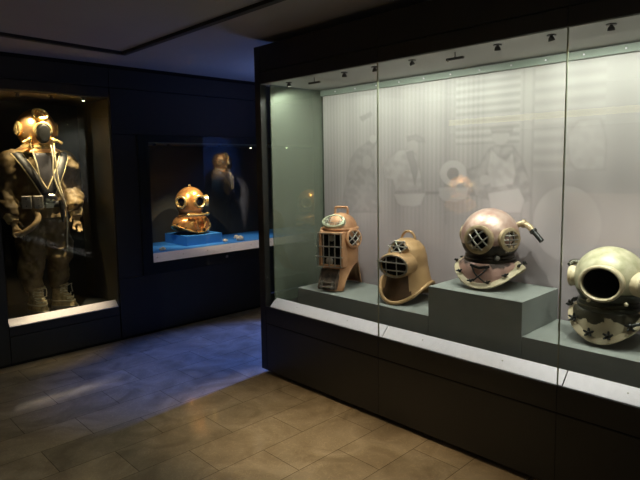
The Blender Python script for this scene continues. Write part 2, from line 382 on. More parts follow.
    base = np.stack([np.full(V.shape, c) for c in (0.365, 0.315, 0.335)], -1)
    col = base*(1+2.1*V)[..., None]
    # pale pink rectangle on the panel; the ochre band has zero weight
    yb = 1.735+(1.9-yy)*0.03
    m = np.exp(-((zz-yb)/0.018)**2)*np.clip((2.05-yy)/0.5, 0, 1)*0.0
    pink_rect = ((yy < 1.235) & (yy > 0.72) & (zz < 1.435) & (zz > 1.15))*0.35
    col = col*(1-pink_rect[..., None])+np.array([0.47, 0.37, 0.38])*pink_rect[..., None]
    gx = np.clip((zz-1.1)/0.9, 0, 1)[..., None]
    col = col*(1-gx)+col*np.array([0.95, 1.03, 0.94])*gx
    nv = (ny+1)*(nz+1)
    co = np.stack([np.full(yy.shape, XB+0.011), yy, zz], -1).reshape(-1, 3)-np.array(tuple(case.location))
    idx = np.arange(nv).reshape(nz+1, ny+1)
    F = np.stack([idx[:-1, :-1], idx[1:, :-1], idx[1:, 1:], idx[:-1, 1:]], -1).reshape(-1, 4)
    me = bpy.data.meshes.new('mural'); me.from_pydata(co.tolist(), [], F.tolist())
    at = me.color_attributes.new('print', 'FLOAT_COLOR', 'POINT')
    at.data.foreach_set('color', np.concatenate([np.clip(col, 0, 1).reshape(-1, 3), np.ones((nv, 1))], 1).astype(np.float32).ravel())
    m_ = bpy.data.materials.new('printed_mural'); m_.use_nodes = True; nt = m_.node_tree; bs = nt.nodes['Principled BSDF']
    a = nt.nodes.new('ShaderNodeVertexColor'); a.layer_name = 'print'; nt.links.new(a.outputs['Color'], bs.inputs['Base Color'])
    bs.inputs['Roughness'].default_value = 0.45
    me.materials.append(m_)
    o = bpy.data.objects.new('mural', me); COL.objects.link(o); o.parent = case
    o['label'] = 'pale grey printed photograph of men at work with diving gear'
    return o


# ------------------------------------------------------------------ big showcase
def spot_fixture(bm, T):
    cyl(bm, 0.022, -0.005, 0.0, 18, T)
    cyl(bm, 0.008, -0.016, 0.0, 10, T)
    return bm
def showcase_spot(parent, x, y, z, tgt, energy, color, size=95, blend=0.7, rad=0.012, wash=0.0):
    T = Matrix.Translation((x, y, z))
    o = obj('spotlight', spot_fixture(BM(), T), M['dkgrey'], parent)
    d = (Vector(tgt)-Vector((x, y, z-0.02))).normalized()
    R = Matrix.Translation((x, y, z-0.02)) @ frame_to(d)
    bm = lathe(BM(), [(0.0, -0.012), (0.009, -0.011), (0.014, -0.005), (0.016, 0.008), (0.013, 0.009), (0.011, 0.004), (0, 0.004)], 20, R)
    obj('lamp_head', bm, M['dkgrey'], o)
    obj('lens', lathe(BM(), [(0, 0.0075), (0.0115, 0.0075), (0.0115, 0.0048), (0, 0.0048)], 20, R), M['lens'], o)
    p = (x+d.x*0.012, y+d.y*0.012, z-0.02+d.z*0.012)
    light('SPOT', 'showcase_lamp', p, tgt, energy, color, spot_size=math.radians(size), spot_blend=blend, shadow_soft_size=rad)
    if wash: light('SPOT', 'showcase_wash', p, (x+0.55, y, 0.5), wash, color, spot_size=math.radians(168), spot_blend=0.35, shadow_soft_size=rad)
    return o

YL = 3.30; YR = -0.10
case = thing('display_case', 'large dark floor to ceiling glass showcase holding the row of diving helmets', 'display case', (XF, (YL+YR)/2, 0))
cl = case.location
class Off:                                            # builds in room coordinates, stored relative to the case
    pass
def cobj(name, bm, m, parent=None, **k):
    base = case if parent is None else parent
    if parent is None: bmesh.ops.translate(bm, verts=bm.verts[:], vec=-cl)
    else: bmesh.ops.translate(bm, verts=bm.verts[:], vec=-cl)
    return obj(name, bm, m, base, **k)
Z0, Z1 = 0.545, 2.205
b = BM()                                              # lower body: panels with fine joints
seams = [3.235, 2.126, 1.025, -0.07]
box(b, XF+0.004, XF+0.6, YR, YL-0.002, 0.04, 0.50)
cobj('lower_body', b, M['gap'], smooth=False)
for i in range(3):
    y1, y0 = seams[i]-0.0012, seams[i+1]+0.0012
    if i == 0: y1 = 3.232
    cobj('lower_panel', box(BM(), XF, XF+0.012, y0, y1, 0.04, 0.404), M['cased'], smooth=False)
    cobj('upper_panel', box(BM(), XF, XF+0.010, y0, y1, 0.412, Z0-0.03), M['cased'], smooth=False)
    cobj('sill_rail', box(BM(), XF-0.004, XF+0.012, y0, y1, Z0-0.03, Z0-0.002), M['cased'], smooth=False)
b = BM()
box(b, XF+0.07, XF+0.6, YR, YL-0.07, 0.0, 0.04)
cobj('toe_kick', b, M['black'], smooth=False)
b = BM()                                              # end post and end faces
cobj('corner_post', box(BM(), XF, XF+0.055, 3.237, YL, 0.04, 2.475), M['cased'], smooth=False)
cobj('end_panel', box(BM(), XF+0.055, XB+0.09, YL-0.03, YL, 0.04, 0.62), M['cased'], smooth=False)
cobj('end_header', box(BM(), XF+0.055, XB+0.09, YL-0.03, YL, 2.205, 2.475), M['cased'], smooth=False)
cobj('rear_post', box(BM(), XB+0.02, XB+0.09, YL-0.13, YL, 0.62, 2.205), M['cased'], smooth=False)
b = BM()
for i in range(3):
    y1, y0 = seams[i]-0.0012, seams[i+1]+0.0012
    if i == 0: y1 = 3.234
    cobj('header_panel', box(BM(), XF, XF+0.012, y0, y1, 2.294, 2.475), M['cased'], smooth=False)
    cobj('header_rail', box(BM(), XF, XF+0.012, y0, y1, Z1, 2.288), M['cased'], smooth=False)
cobj('header_body', box(BM(), XF+0.012, XB+0.09, YR, 3.236, Z1+0.012, 2.47), M['cased'], smooth=False)
cobj('top_lining', box(BM(), XF+0.012, XB+0.02, YR, 3.236, Z1-0.004, Z1+0.01), M['caseceil'], smooth=False)
cobj('back_wall', box(BM(), XB+0.012, XB+0.06, YR, 3.17, 0.5, Z1-0.005), M['caseceil'], smooth=False)
b = BM()                                              # rail along the top of the mural with screws
box(b, XB-0.022, XB+0.011, YR, 3.165, 2.152, 2.192)
v = cobj('mural_rail', b, M['valance'], smooth=False)
b = BM()
for k in range(16):
    sc_ = cobj('screw', ball(BM(), 0.005, Matrix.Translation((XB-0.023, 3.0-k*0.205, 2.172)), 8), M['sill'], v)
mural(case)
# floor of the case, in front of and beside the blocks
cobj('case_floor', box(BM(), XF+0.05, XB+0.012, YR, 3.20, 0.50, 0.565), M['black'], smooth=False)
# sloping sill, in three lengths
for i in range(3):
    y1, y0 = seams[i]-0.002, seams[i+1]+0.002
    if i == 0: y1 = 3.195
    b = BM()
    T = Matrix.Translation((XF+0.008, 0, Z0)) @ Matrix.Rotation(-math.radians(41), 4, 'Y')
    dy = -0.02
    box(b, 0.0, 0.088, y0+dy+0.001, y1+(dy if i else 0)-0.001, -0.006, 0.0, T)
    s = cobj('sill', b, M['sill'], smooth=False, bevel=0.001)
    for ys in (y0+0.30, y0+0.80): cobj('screw', cyl(BM(), 0.004, -0.001, 0.0012, 10, T @ Matrix.Translation((0.05, ys, 0))), M['screw'], s)
# end glass
cobj('end_pane', box(BM(), XF+0.056, XB+0.02, 3.185, 3.195, 0.56, Z1-0.005), M['endglass'], smooth=False)
# front panes and the pale edges where they meet
for i in range(3):
    y1, y0 = seams[i]-0.003, seams[i+1]+0.003
    if i == 0: y1 = 3.235
    cobj('glass_pane', box(BM(), XF+0.001, XF+0.009, y0, y1, Z0-0.001, Z1+0.002), M['glass'], smooth=False)
for y in seams[1:3]:
    cobj('glass_joint', box(BM(), XF+0.001, XF+0.009, y-0.0028, y+0.0028, Z0-0.001, Z1+0.002), M['seam'], smooth=False)
# lamps in the top of the case
for y, tx, ty, tz, e in ((3.02, 2.95, 2.84, 1.1, 7), (2.475, 2.95, 2.72, 1.1, 14), (2.22, 2.92, 2.20, 0.95, 16), (1.94, 3.0, 1.70, 1.1, 8),
                      (1.41, 2.99, 1.58, 1.1, 16), (1.136, 2.95, 1.0, 1.0, 10), (0.874, 2.92, 0.93, 1.0, 18), (0.6, 2.92, 0.85, 1.0, 8), (0.3, 2.95, 0.5, 1.0, 4)):
    f = showcase_spot(None, 2.65, y, Z1-0.004, (tx, ty, tz), e*1.6, COOL, size=46, blend=0.8, wash=11.0 if y > 0.7 else 6.0)
    f.parent = case; f.location = -cl
# two slim sensors hanging from the top
for y in (2.745, 1.65):
    s = BM(); T = Matrix.Translation((2.64, y, Z1-0.004))
    cyl(s, 0.003, -0.03, 0, 8, T)
    box(s, -0.008, 0.008, -0.052, 0.052, -0.042, -0.029, T)
    o = cobj('sensor_bar', s, M['dkgrey'], bevel=0.002)
    if y < 2:
        cobj('lens', ball(BM(), 0.008, T @ Matrix.Translation((-0.004, 0.04, -0.042)), 10), M['silver'], o)

# ------------------------------------------------------------------ grey display blocks
def block(x0, x1, y0, y1, z0, z1, label):
    o = obj('display_block', box(BM(), -(x1-x0)/2, (x1-x0)/2, -(y1-y0)/2, (y1-y0)/2, 0, z1-z0), M['plinth'], smooth=False, bevel=0.0015)
    o.location = ((x0+x1)/2, (y0+y1)/2, z0); tag(o, label, 'display block', 'grey blocks in the big showcase'); return o
block(2.68, XB-0.003, 1.842, 2.995, 0.5665, 0.705, 'low grey display block carrying the box-faced tan helmet and the golden hooded one')
block(2.68, XB-0.003, 1.262, 1.840, 0.5665, 0.885, 'tall grey display block under the pink domed helmet')
block(2.68, XB-0.003, -0.06, 1.260, 0.5665, 0.705, 'low grey display block carrying the olive domed helmet')

# ------------------------------------------------------------------ standard dress helmet
def window_part(parent, name, c, az, el, r, depth, ringmat, guard='cross', glassm=None, gm=None, ring=0.016, sy=1.0, nolug=False):
    az = math.radians(az); el = math.radians(el)
    d = Vector((math.sin(az)*math.cos(el), -math.cos(az)*math.cos(el), math.sin(el)))
    T = Matrix.Translation(c) @ frame_to(d) @ Matrix.Diagonal((1, sy, 1, 1))
    p = [(r-ring, -depth), (r+ring*0.5, -depth), (r+ring*0.5, -0.006), (r+ring*0.85, -0.002), (r+ring*0.85, 0.008), (r+ring*0.4, 0.013), (r-ring*0.3, 0.014), (r-ring*0.7, 0.008), (r-ring, 0.004), (r-ring, -depth)]
    o = obj(name, lathe(BM(), p, 44, T), ringmat, parent)
    obj('window_glass', lathe(BM(), [(0, -0.012), (r-ring*0.8, -0.014), (r-ring*0.8, -0.02), (0, -0.02)], 32, T), glassm or M['darkglass'], o)
    if guard:
        g_ = BM(); rr = r-ring*0.3
        if guard == 'cross': segs = [(0.0, 1), (0.42, 1), (-0.42, 1), (0.28, 0), (-0.28, 0)]
        elif guard == 'grid': segs = [(0.3, 1), (-0.3, 1), (0.0, 0), (0.5, 0), (-0.5, 0)]
        rot = math.radians(40) if guard == 'diag' else 0
        if guard == 'diag': segs = [(0.33, 1), (-0.33, 1), (0.33, 0), (-0.33, 0)]
        R = T @ Matrix.Rotation(rot, 4, 'Z')
        for k, ver in segs:
            h = math.sqrt(1-k*k)*rr
            pts = [(k*rr, t*h, 0.010+0.010*(1-t*t)) for t in (-1, -.5, 0, .5, 1)] if ver else [(t*h, k*rr, 0.010+0.010*(1-t*t)) for t in (-1, -.5, 0, .5, 1)]
            tube(g_, pts, 0.0045 if guard == 'diag' else 0.0034, 8, T=R)
        obj('window_guard', g_, gm or ringmat, o)
    return o
def wingnut(bm, T, s=1.0, arms=2):
    cyl(bm, 0.008*s, 0, 0.008*s, 8, T); cyl(bm, 0.0045*s, 0, 0.018*s, 8, T)
    for k in range(arms):
        R = T @ Matrix.Rotation(2*PI*k/arms+0.4, 4, 'Z')
        tube(bm, [(0.003*s, 0, 0.006*s), (0.012*s, 0, 0.010*s), (0.018*s, 0, 0.013*s)], [0.004*s, 0.0045*s, 0.003*s], 8, T=R)
    return bm
def std_helmet(name, label, P, loc, rz, cat='diving helmet', group=None):
    """P: zb(th), brim radii, dome radius ... all in metres; front faces local -Y"""
    t = thing(name, label, cat, loc, rz, group)
    R, zc, zs = P['R'], P['zc'], P.get('zs', 1.0); zn = P['zn']; rn = P['rn']
    # dome: ellipsoid down to the neck
    prof = []
    a0 = math.asin(min(1, rn/R)); zneck = zc-R*zs*math.cos(a0)
    for k in range(25):
        a = PI-(PI-a0)*0 if False else None
    for k in range(27):
        a = (PI-a0)*k/26
        prof.append((max(R*math.sin(a), 0 if k == 0 else 1e-4), zc+R*zs*math.cos(a)))
    prof += [(rn, zn)]
    dome = obj('bonnet', lathe(BM(), prof, 64), P['dome'], t, solid=0.004)
    if P.get('knob'):
        kb = BM(); zt = zc+R*zs
        tube(kb, [(math.cos(a)*0.012, 0, zt+0.008+math.sin(a)*0.012) for a in [2*PI*k/14 for k in range(14)]], 0.0035, 8, closed=True)
        obj('lifting_ring', kb, P['ringm'], t)
    if P.get('band'):                                  # dark lower band of the dome
        pr = []
        for k in range(9):
            z = zn+0.02+P['band']*k/8; q_ = max(0, 1-((z-zc)/(R*zs))**2); pr.append((max(R*math.sqrt(q_)+0.0035, rn+0.002), z))
        obj('neck_band', lathe(BM(), pr, 64), P['collar'], t, solid=0.002)
    # collar
    c = BM()
    lathe(c, [(rn-0.01, zn-0.016), (rn+0.012, zn-0.018), (rn+0.018, zn-0.008), (rn+0.018, zn+0.004), (rn+0.010, zn+0.008), (rn+0.014, zn+0.014), (rn+0.012, zn+0.026), (rn, zn+0.032), (rn-0.006, zn+0.032)], 64)
    obj('collar', c, P['collar'], t)
    zb = P['zb']; bx_, by_ = P['bx'], P['by']
    ne = P.get('ne', 2.0)
    def brim(th, s=1.0):
        cs, sn = abs(math.cos(th)), abs(math.sin(th))
        k = (cs**ne+sn**ne)**(-1/ne)
        return Vector((math.sin(th)*k*bx_*s, -math.cos(th)*k*by_*s, 0))
    def corse(th, u):
        q = brim(th); z1 = zb(th)+0.012; z0 = zn-0.012
        p0 = pol(th, rn+0.004, 0)
        bulge = math.sin(u*PI*0.5)**P.get('bul', 0.8)
        e = p0.lerp(q, bulge*0.96)
        z = z0+(z1-z0)*(u**P.get('zp', 1.5))
        return Vector((e.x, e.y, z))
    obj('breastplate', shell(BM(), corse, 72, 16), P['corselet'], t, solid=0.004)
    # inner dark throat so the open collar reads dark
    # brim: flange following the lower edge
    bw = P.get('bw', 0.026)
    def br(th, u):
        q = brim(th); n_ = brim(th).normalized()
        z = zb(th)
        h_ = P.get('bh', 0.0); seq = [(-bw*0.55, 0.014+h_), (-bw*0.45, 0.020+h_), (bw*0.45, 0.014), (bw*0.55, 0.008), (bw*0.5, 0.001), (-bw*0.55, 0.004+h_), (-bw*0.55, 0.014+h_)]
        k = u*6; i = min(int(k), 5); f_ = k-i
        a = seq[i]; b_ = seq[i+1]
        return q+n_*(a[0]*(1-f_)+b_[0]*f_)+Vector((0, 0, z+a[1]*(1-f_)+b_[1]*f_))
    obj('brim', shell(BM(), br, 96, 6), P['brimm'], t)
    nb = P.get('nb', 12)
    for k in range(nb):
        th = 2*PI*(k+P.get('boff', 0.5))/nb
        q = brim(th)+brim(th).normalized()*bw*0.15; e = 0.02
        tg = (brim(th+e)-brim(th-e)); tg.z = zb(th+e)-zb(th-e); tg.normalize()
        n_ = tg.cross(brim(th).normalized()) ; n_ = -n_ if n_.z < 0 else n_
        n_ = (n_+brim(th).normalized()*P.get('tiltn', 0.3)).normalized()
        T = Matrix.Translation(q+Vector((0, 0, zb(th)+0.018))) @ frame_to(n_)
        T = Matrix.Translation((0, 0, P.get('bh', 0.0)*0.5)) @ T
        obj('wing_nut', wingnut(BM(), T, P.get('ns', 1.0), P.get('arms', 2)), P['nutm'], t)
    for (az, el, r, gd, dr) in P['wins']:
        a = math.radians(az); e = math.radians(el)
        c_ = Vector((math.sin(a)*math.cos(e)*(R+dr), -math.cos(a)*math.cos(e)*(R+dr), zc+math.sin(e)*(R*zs+dr)))
        window_part(t, 'window', c_, az, el, r, P.get('wdepth', 0.05), P['ringm'], gd, gm=P.get('gm'), ring=P.get('ring', 0.016), sy=P.get('wsy', 1.0))
    return t

# --- pink domed helmet
def H3():
    P = dict(R=0.163, zc=0.292, zs=0.99, zn=0.165, rn=0.128, dome=M['pinkcopper'], collar=M['darkbrown'], corselet=M['pinkworn'], brimm=M['cream'], ringm=M['brasswin'],
             nutm=M['black'], zb=lambda th: 0.012+0.10*abs(math.sin(th))**2.2, bx=0.180, by=0.168, bw=0.042, bh=0.026, tiltn=0.9, nb=12, ns=1.1, band=0.07, wins=[(0, 0, 0.068, 'diag', 0.022), (56, 0, 0.054, 'grid', 0.012), (-112, 0, 0.050, 'grid', 0.010)], gm=M['silver'], bul=0.75, zp=1.6)
    t = std_helmet('diving_helmet', 'pink domed diving helmet with barred round windows and side spout, on the tall block', P, (2.94, 1.59, 0.886), -PI/2+0.16)
    # air elbow at the right-hand rear with a dark nozzle
    b_ = BM(); tube(b_, smoothpath([(0.105, 0.07, 0.345), (0.165, 0.07, 0.368), (0.20, 0.055, 0.358), (0.235, 0.04, 0.330)], 5), 0.017, 14)
    lathe(b_, [(0.016, 0), (0.024, 0.002), (0.024, 0.02), (0.016, 0.022)], 20, Matrix.Translation((0.160, 0.07, 0.367)) @ frame_to((1, 0, 0)))
    e = obj('air_elbow', b_, M['brasswin'], t)
    b_ = BM(); tube(b_, [(0.222, 0.045, 0.341), (0.262, 0.03, 0.302), (0.285, 0.02, 0.280)], 0.0145, 14)
    lathe(b_, [(0.0145, 0), (0.021, 0.001), (0.021, 0.014), (0.0145, 0.015)], 18, Matrix.Translation((0.228, 0.044, 0.335)) @ frame_to((0.05, -0.02, -0.055)))
    obj('nozzle', b_, M['black'], e)
    # small valve between the windows and studs under the side window
    b_ = BM(); lathe(b_, [(0, 0.02), (0.012, 0.018), (0.014, 0), (0.018, -0.02)], 16, Matrix.Translation((0.085, -0.125, 0.185)) @ frame_to((0.5, -0.8, 0.2)))
    for k in range(3): obj('stud', ball(BM(), 0.006, Matrix.Translation((0.128+0.012*k*0.6, -0.108+0.02*k, 0.222)), 8), M['silver'], t)
    obj('valve', b_, M['silver'], t)
    b_ = BM()                                          # dark clasp and strap on the breast
    tube(b_, smoothpath([(-0.045, -0.165, 0.135), (-0.02, -0.185, 0.10), (0.01, -0.188, 0.075), (0.035, -0.182, 0.055)], 4), 0.005, 8)
    tube(b_, smoothpath([(0.045, -0.165, 0.135), (0.02, -0.185, 0.10), (-0.01, -0.188, 0.075), (-0.03, -0.184, 0.055)], 4), 0.005, 8)
    tube(b_, [(-0.055, -0.158, 0.14), (0.0, -0.172, 0.13), (0.055, -0.158, 0.14)], 0.008, 8)
    obj('breast_clasp', b_, M['black'], t)
    b_ = BM(); lathe(b_, [(0.0, 0.001), (0.12, 0.002), (0.15, 0.004)], 40)
    return t
H3()

# --- olive domed helmet
def H4():
    P = dict(R=0.164, zc=0.314, zs=0.96, zn=0.182, rn=0.132, dome=M['olive'], collar=M['olivedark'], corselet=M['creamworn'], brimm=M['cream'], ringm=M['cream'],
             nutm=M['black'], zb=lambda th: 0.014+0.125*abs(math.sin(th))**2.0, bx=0.163, by=0.150, bw=0.040, bh=0.028, tiltn=0.9, band=0.06, nb=12, ns=1.35, arms=5, ne=2.5,
             wins=[(3, 1, 0.092, None, 0.018), (68, -1, 0.062, None, 0.026), (-84, -2, 0.052, None, 0.014)], ring=0.010, wsy=0.88, bul=0.6, zp=1.5, boff=0.5)
    t = std_helmet('diving_helmet', 'olive domed diving helmet with large open round window, nearest the right edge', P, (2.93, 0.925, 0.706), -PI/2+0.03)
    for (x, y, z) in ((-0.05, -0.160, 0.222), (0.05, -0.175, 0.392), (0.110, -0.130, 0.222)):
        obj('stud', ball(BM(), 0.010, Matrix.Translation((x, y, z)), 12), M['cream'], t)
    b_ = BM(); tube(b_, smoothpath([(-0.15, 0.02, 0.37), (-0.185, 0.01, 0.375), (-0.195, -0.01, 0.36)], 5), 0.014, 12)
    obj('air_elbow', b_, M['olivedark'], t)
    b_ = BM(); tube(b_, smoothpath([(0.13, -0.13, 0.12), (0.17, -0.11, 0.135), (0.205, -0.07, 0.12)], 5), 0.008, 10)
    ball(b_, 0.013, Matrix.Translation((0.13, -0.13, 0.12)), 10)
    obj('side_pipe', b_, M['black'], t)
    return t
H4()

# --- box-faced tan helmet
def H1():
    t = thing('diving_helmet', 'tall tan box-faced diving helmet with barred rectangular window, leftmost in the big showcase', 'diving helmet', (2.905, 2.765, 0.707), -PI/2+0.30)
    R = 0.124
    def zbot(th):
        c = math.cos(th); s = abs(math.sin(th))
        return 0.009+0.185*max(0, (s-0.62)/0.38)**0.6 if s > 0.62 else 0.009
    def body(th, u):
        zb_ = zbot(th); z = 0.442+(zb_-0.442)*u
        fl = max(0, (0.20-z)/0.20); c = math.cos(th)
        r = R*(1+0.02*math.sin(u*PI))
        ry = r+fl**1.1*(0.055 if c > 0 else 0.105)
        rx = r+fl**1.3*0.012
        return Vector((rx*math.sin(th), -ry*math.cos(th), z))
    obj('body', shell(BM(), body, 96, 22), M['tanpaint'], t, solid=0.005)
    e = BM()
    tube(e, [body(2*PI*k/96, 1.0) for k in range(96)], 0.006, 8, closed=True)
    obj('edge_bead', e, M['tanpaint'], t)
    obj('dome', lathe(BM(), [(0, 0.552)]+[(0.122*math.sin(a), 0.442+0.110*math.cos(a)) for a in [PI/2*k/12 for k in range(1, 13)]], 56), M['tanpaint'], t)
    obj('dome_rim', lathe(BM(), [(0.121, 0.433), (0.132, 0.435), (0.135, 0.441), (0.132, 0.448), (0.121, 0.450)], 56), M['tanpaint'], t)
    b_ = BM(); tube(b_, smoothpath([(-0.05, 0.015, 0.530), (-0.05, 0.015, 0.577), (-0.042, 0.015, 0.590), (0, 0.015, 0.592), (0.042, 0.015, 0.590), (0.05, 0.015, 0.577), (0.05, 0.015, 0.530)], 4), 0.009, 10)
    obj('handle', b_, M['tanpaint'], t)
    # oval inspection window on the slope of the dome
    c = Vector((-0.012, -0.088, 0.495)); T = Matrix.Translation(c) @ frame_to((0, -0.70, 0.66)) @ Matrix.Diagonal((1.30, 0.82, 1, 1))
    wo = obj('top_window', lathe(BM(), [(0.052, -0.05), (0.070, -0.05), (0.072, 0.002), (0.068, 0.010), (0.056, 0.012), (0.053, 0.004), (0.052, -0.05)], 44, T), M['brassgreen'], t)
    obj('window_glass', lathe(BM(), [(0, 0.003), (0.054, 0.003), (0.054, -0.004), (0, -0.004)], 30, T), M['brassgreen'], wo)
    b_ = BM()
    for k in range(-3, 4):
        h = 0.054*math.sqrt(1-(k/3.8)**2)
        tube(b_, [(k*0.0145, -h, 0.007), (k*0.0145, 0, 0.010), (k*0.0145, h, 0.007)], 0.0026, 6, T=T)
    for k in (-1, 0, 1):
        h = 0.054*math.sqrt(1-(k/2.2)**2)
        tube(b_, [(-h, k*0.022, 0.008), (0, k*0.022, 0.011), (h, k*0.022, 0.008)], 0.0026, 6, T=T)
    obj('window_guard', b_, M['silver'], wo)
    # protruding face box
    b_ = BM(); x0, x1, zl, zh, yf, yb = -0.095, 0.095, 0.175, 0.425, -0.168, -0.06
    w_ = 0.016
    box(b_, x0, x0+w_, yf, yb, zl, zh); box(b_, x1-w_, x1, yf, yb, zl, zh); box(b_, x0+w_, x1-w_, yf, yb, zh-w_, zh); box(b_, x0+w_, x1-w_, yf, yb, zl, zl+w_)
    fb = obj('face_box', b_, M['tanpaint'], t, bevel=0.004)
    obj('window_glass', box(BM(), x0+w_, x1-w_, yf+0.025, yf+0.030, zl+w_, zh-w_), M['darkglass'], fb, smooth=False)
    b_ = BM(); yg = yf-0.020; xa, xb_, za, zz = x0+0.004, x1-0.004, zl+0.006, zh-0.004
    tube(b_, [(xa, yg, za), (xb_, yg, za), (xb_, yg, zz), (xa, yg, zz)], 0.0048, 8, closed=True)
    for z in (za+0.07, za+0.145): tube(b_, [(xa-0.012, yg, z), (xb_+0.012, yg, z)], 0.0048, 8)
    for x in (-0.045, 0.0, 0.045): tube(b_, [(x, yg, za), (x, yg, zz)], 0.0042, 8)
    for x in (xa, xb_):
        for z in (za, zz, za+0.07): tube(b_, [(x, yg, z), (x, yf+0.002, z)], 0.004, 8)
    ball(b_, 0.009, Matrix.Translation((xa-0.014, yg, za+0.07)), 10)
    obj('window_guard', b_, M['silver'], fb)
    # pale fitting seen behind the bars
    obj('inner_fitting', cyl(BM(), 0.022, 0, 0.006, 20, Matrix.Translation((0.0, yf+0.024, 0.38)) @ frame_to((0, -1, 0))), M['silver'], fb)
    b_ = BM(); lathe(b_, [(0, 0.012), (0.02, 0.008), (0.03, 0)], 18, Matrix.Translation((-0.02, yf+0.024, 0.215)) @ frame_to((0, -1, 0.1)))
    obj('inner_fitting', b_, M['silver'], fb)
    # round side ports
    for s in (1, -1):
        d = Vector((s*0.94, -0.34, 0)); 
        window_part(t, 'side_port', Vector((s*0.130, -0.055, 0.375)), 64*s, 4, 0.060, 0.05, M['tanpaint'], 'diag', gm=M['silver'], ring=0.012)
    # open lower front with a hinged dark tray
    b_ = BM()
    T = Matrix.Translation((-0.01, -0.165, 0.088)) @ Matrix.Rotation(math.radians(-24), 4, 'X')
    box(b_, -0.078, 0.062, -0.006, 0.004, -0.078, 0.075, T)
    box(b_, -0.080, -0.070, -0.012, 0.02, -0.070, 0.075, T); box(b_, 0.054, 0.064, -0.012, 0.02, -0.070, 0.075, T)
    tray = obj('front_tray', b_, M['rust'], t, bevel=0.002)
    b_ = BM()
    for x in (-0.05, 0.035): obj('hinge_strap', box(BM(), x-0.008, x+0.008, -0.014, -0.004, -0.074, -0.015, T), M['silver'], tray)
    tube(b_, [(-0.062, -0.012, -0.03), (0.05, -0.012, -0.03)], 0.005, 8, T=T)
    tube(b_, [(-0.062, -0.012, -0.062), (0.05, -0.012, -0.062)], 0.005, 8, T=T)
    obj('hinge_clasp', b_, M['silver'], tray)
    return t
H1()

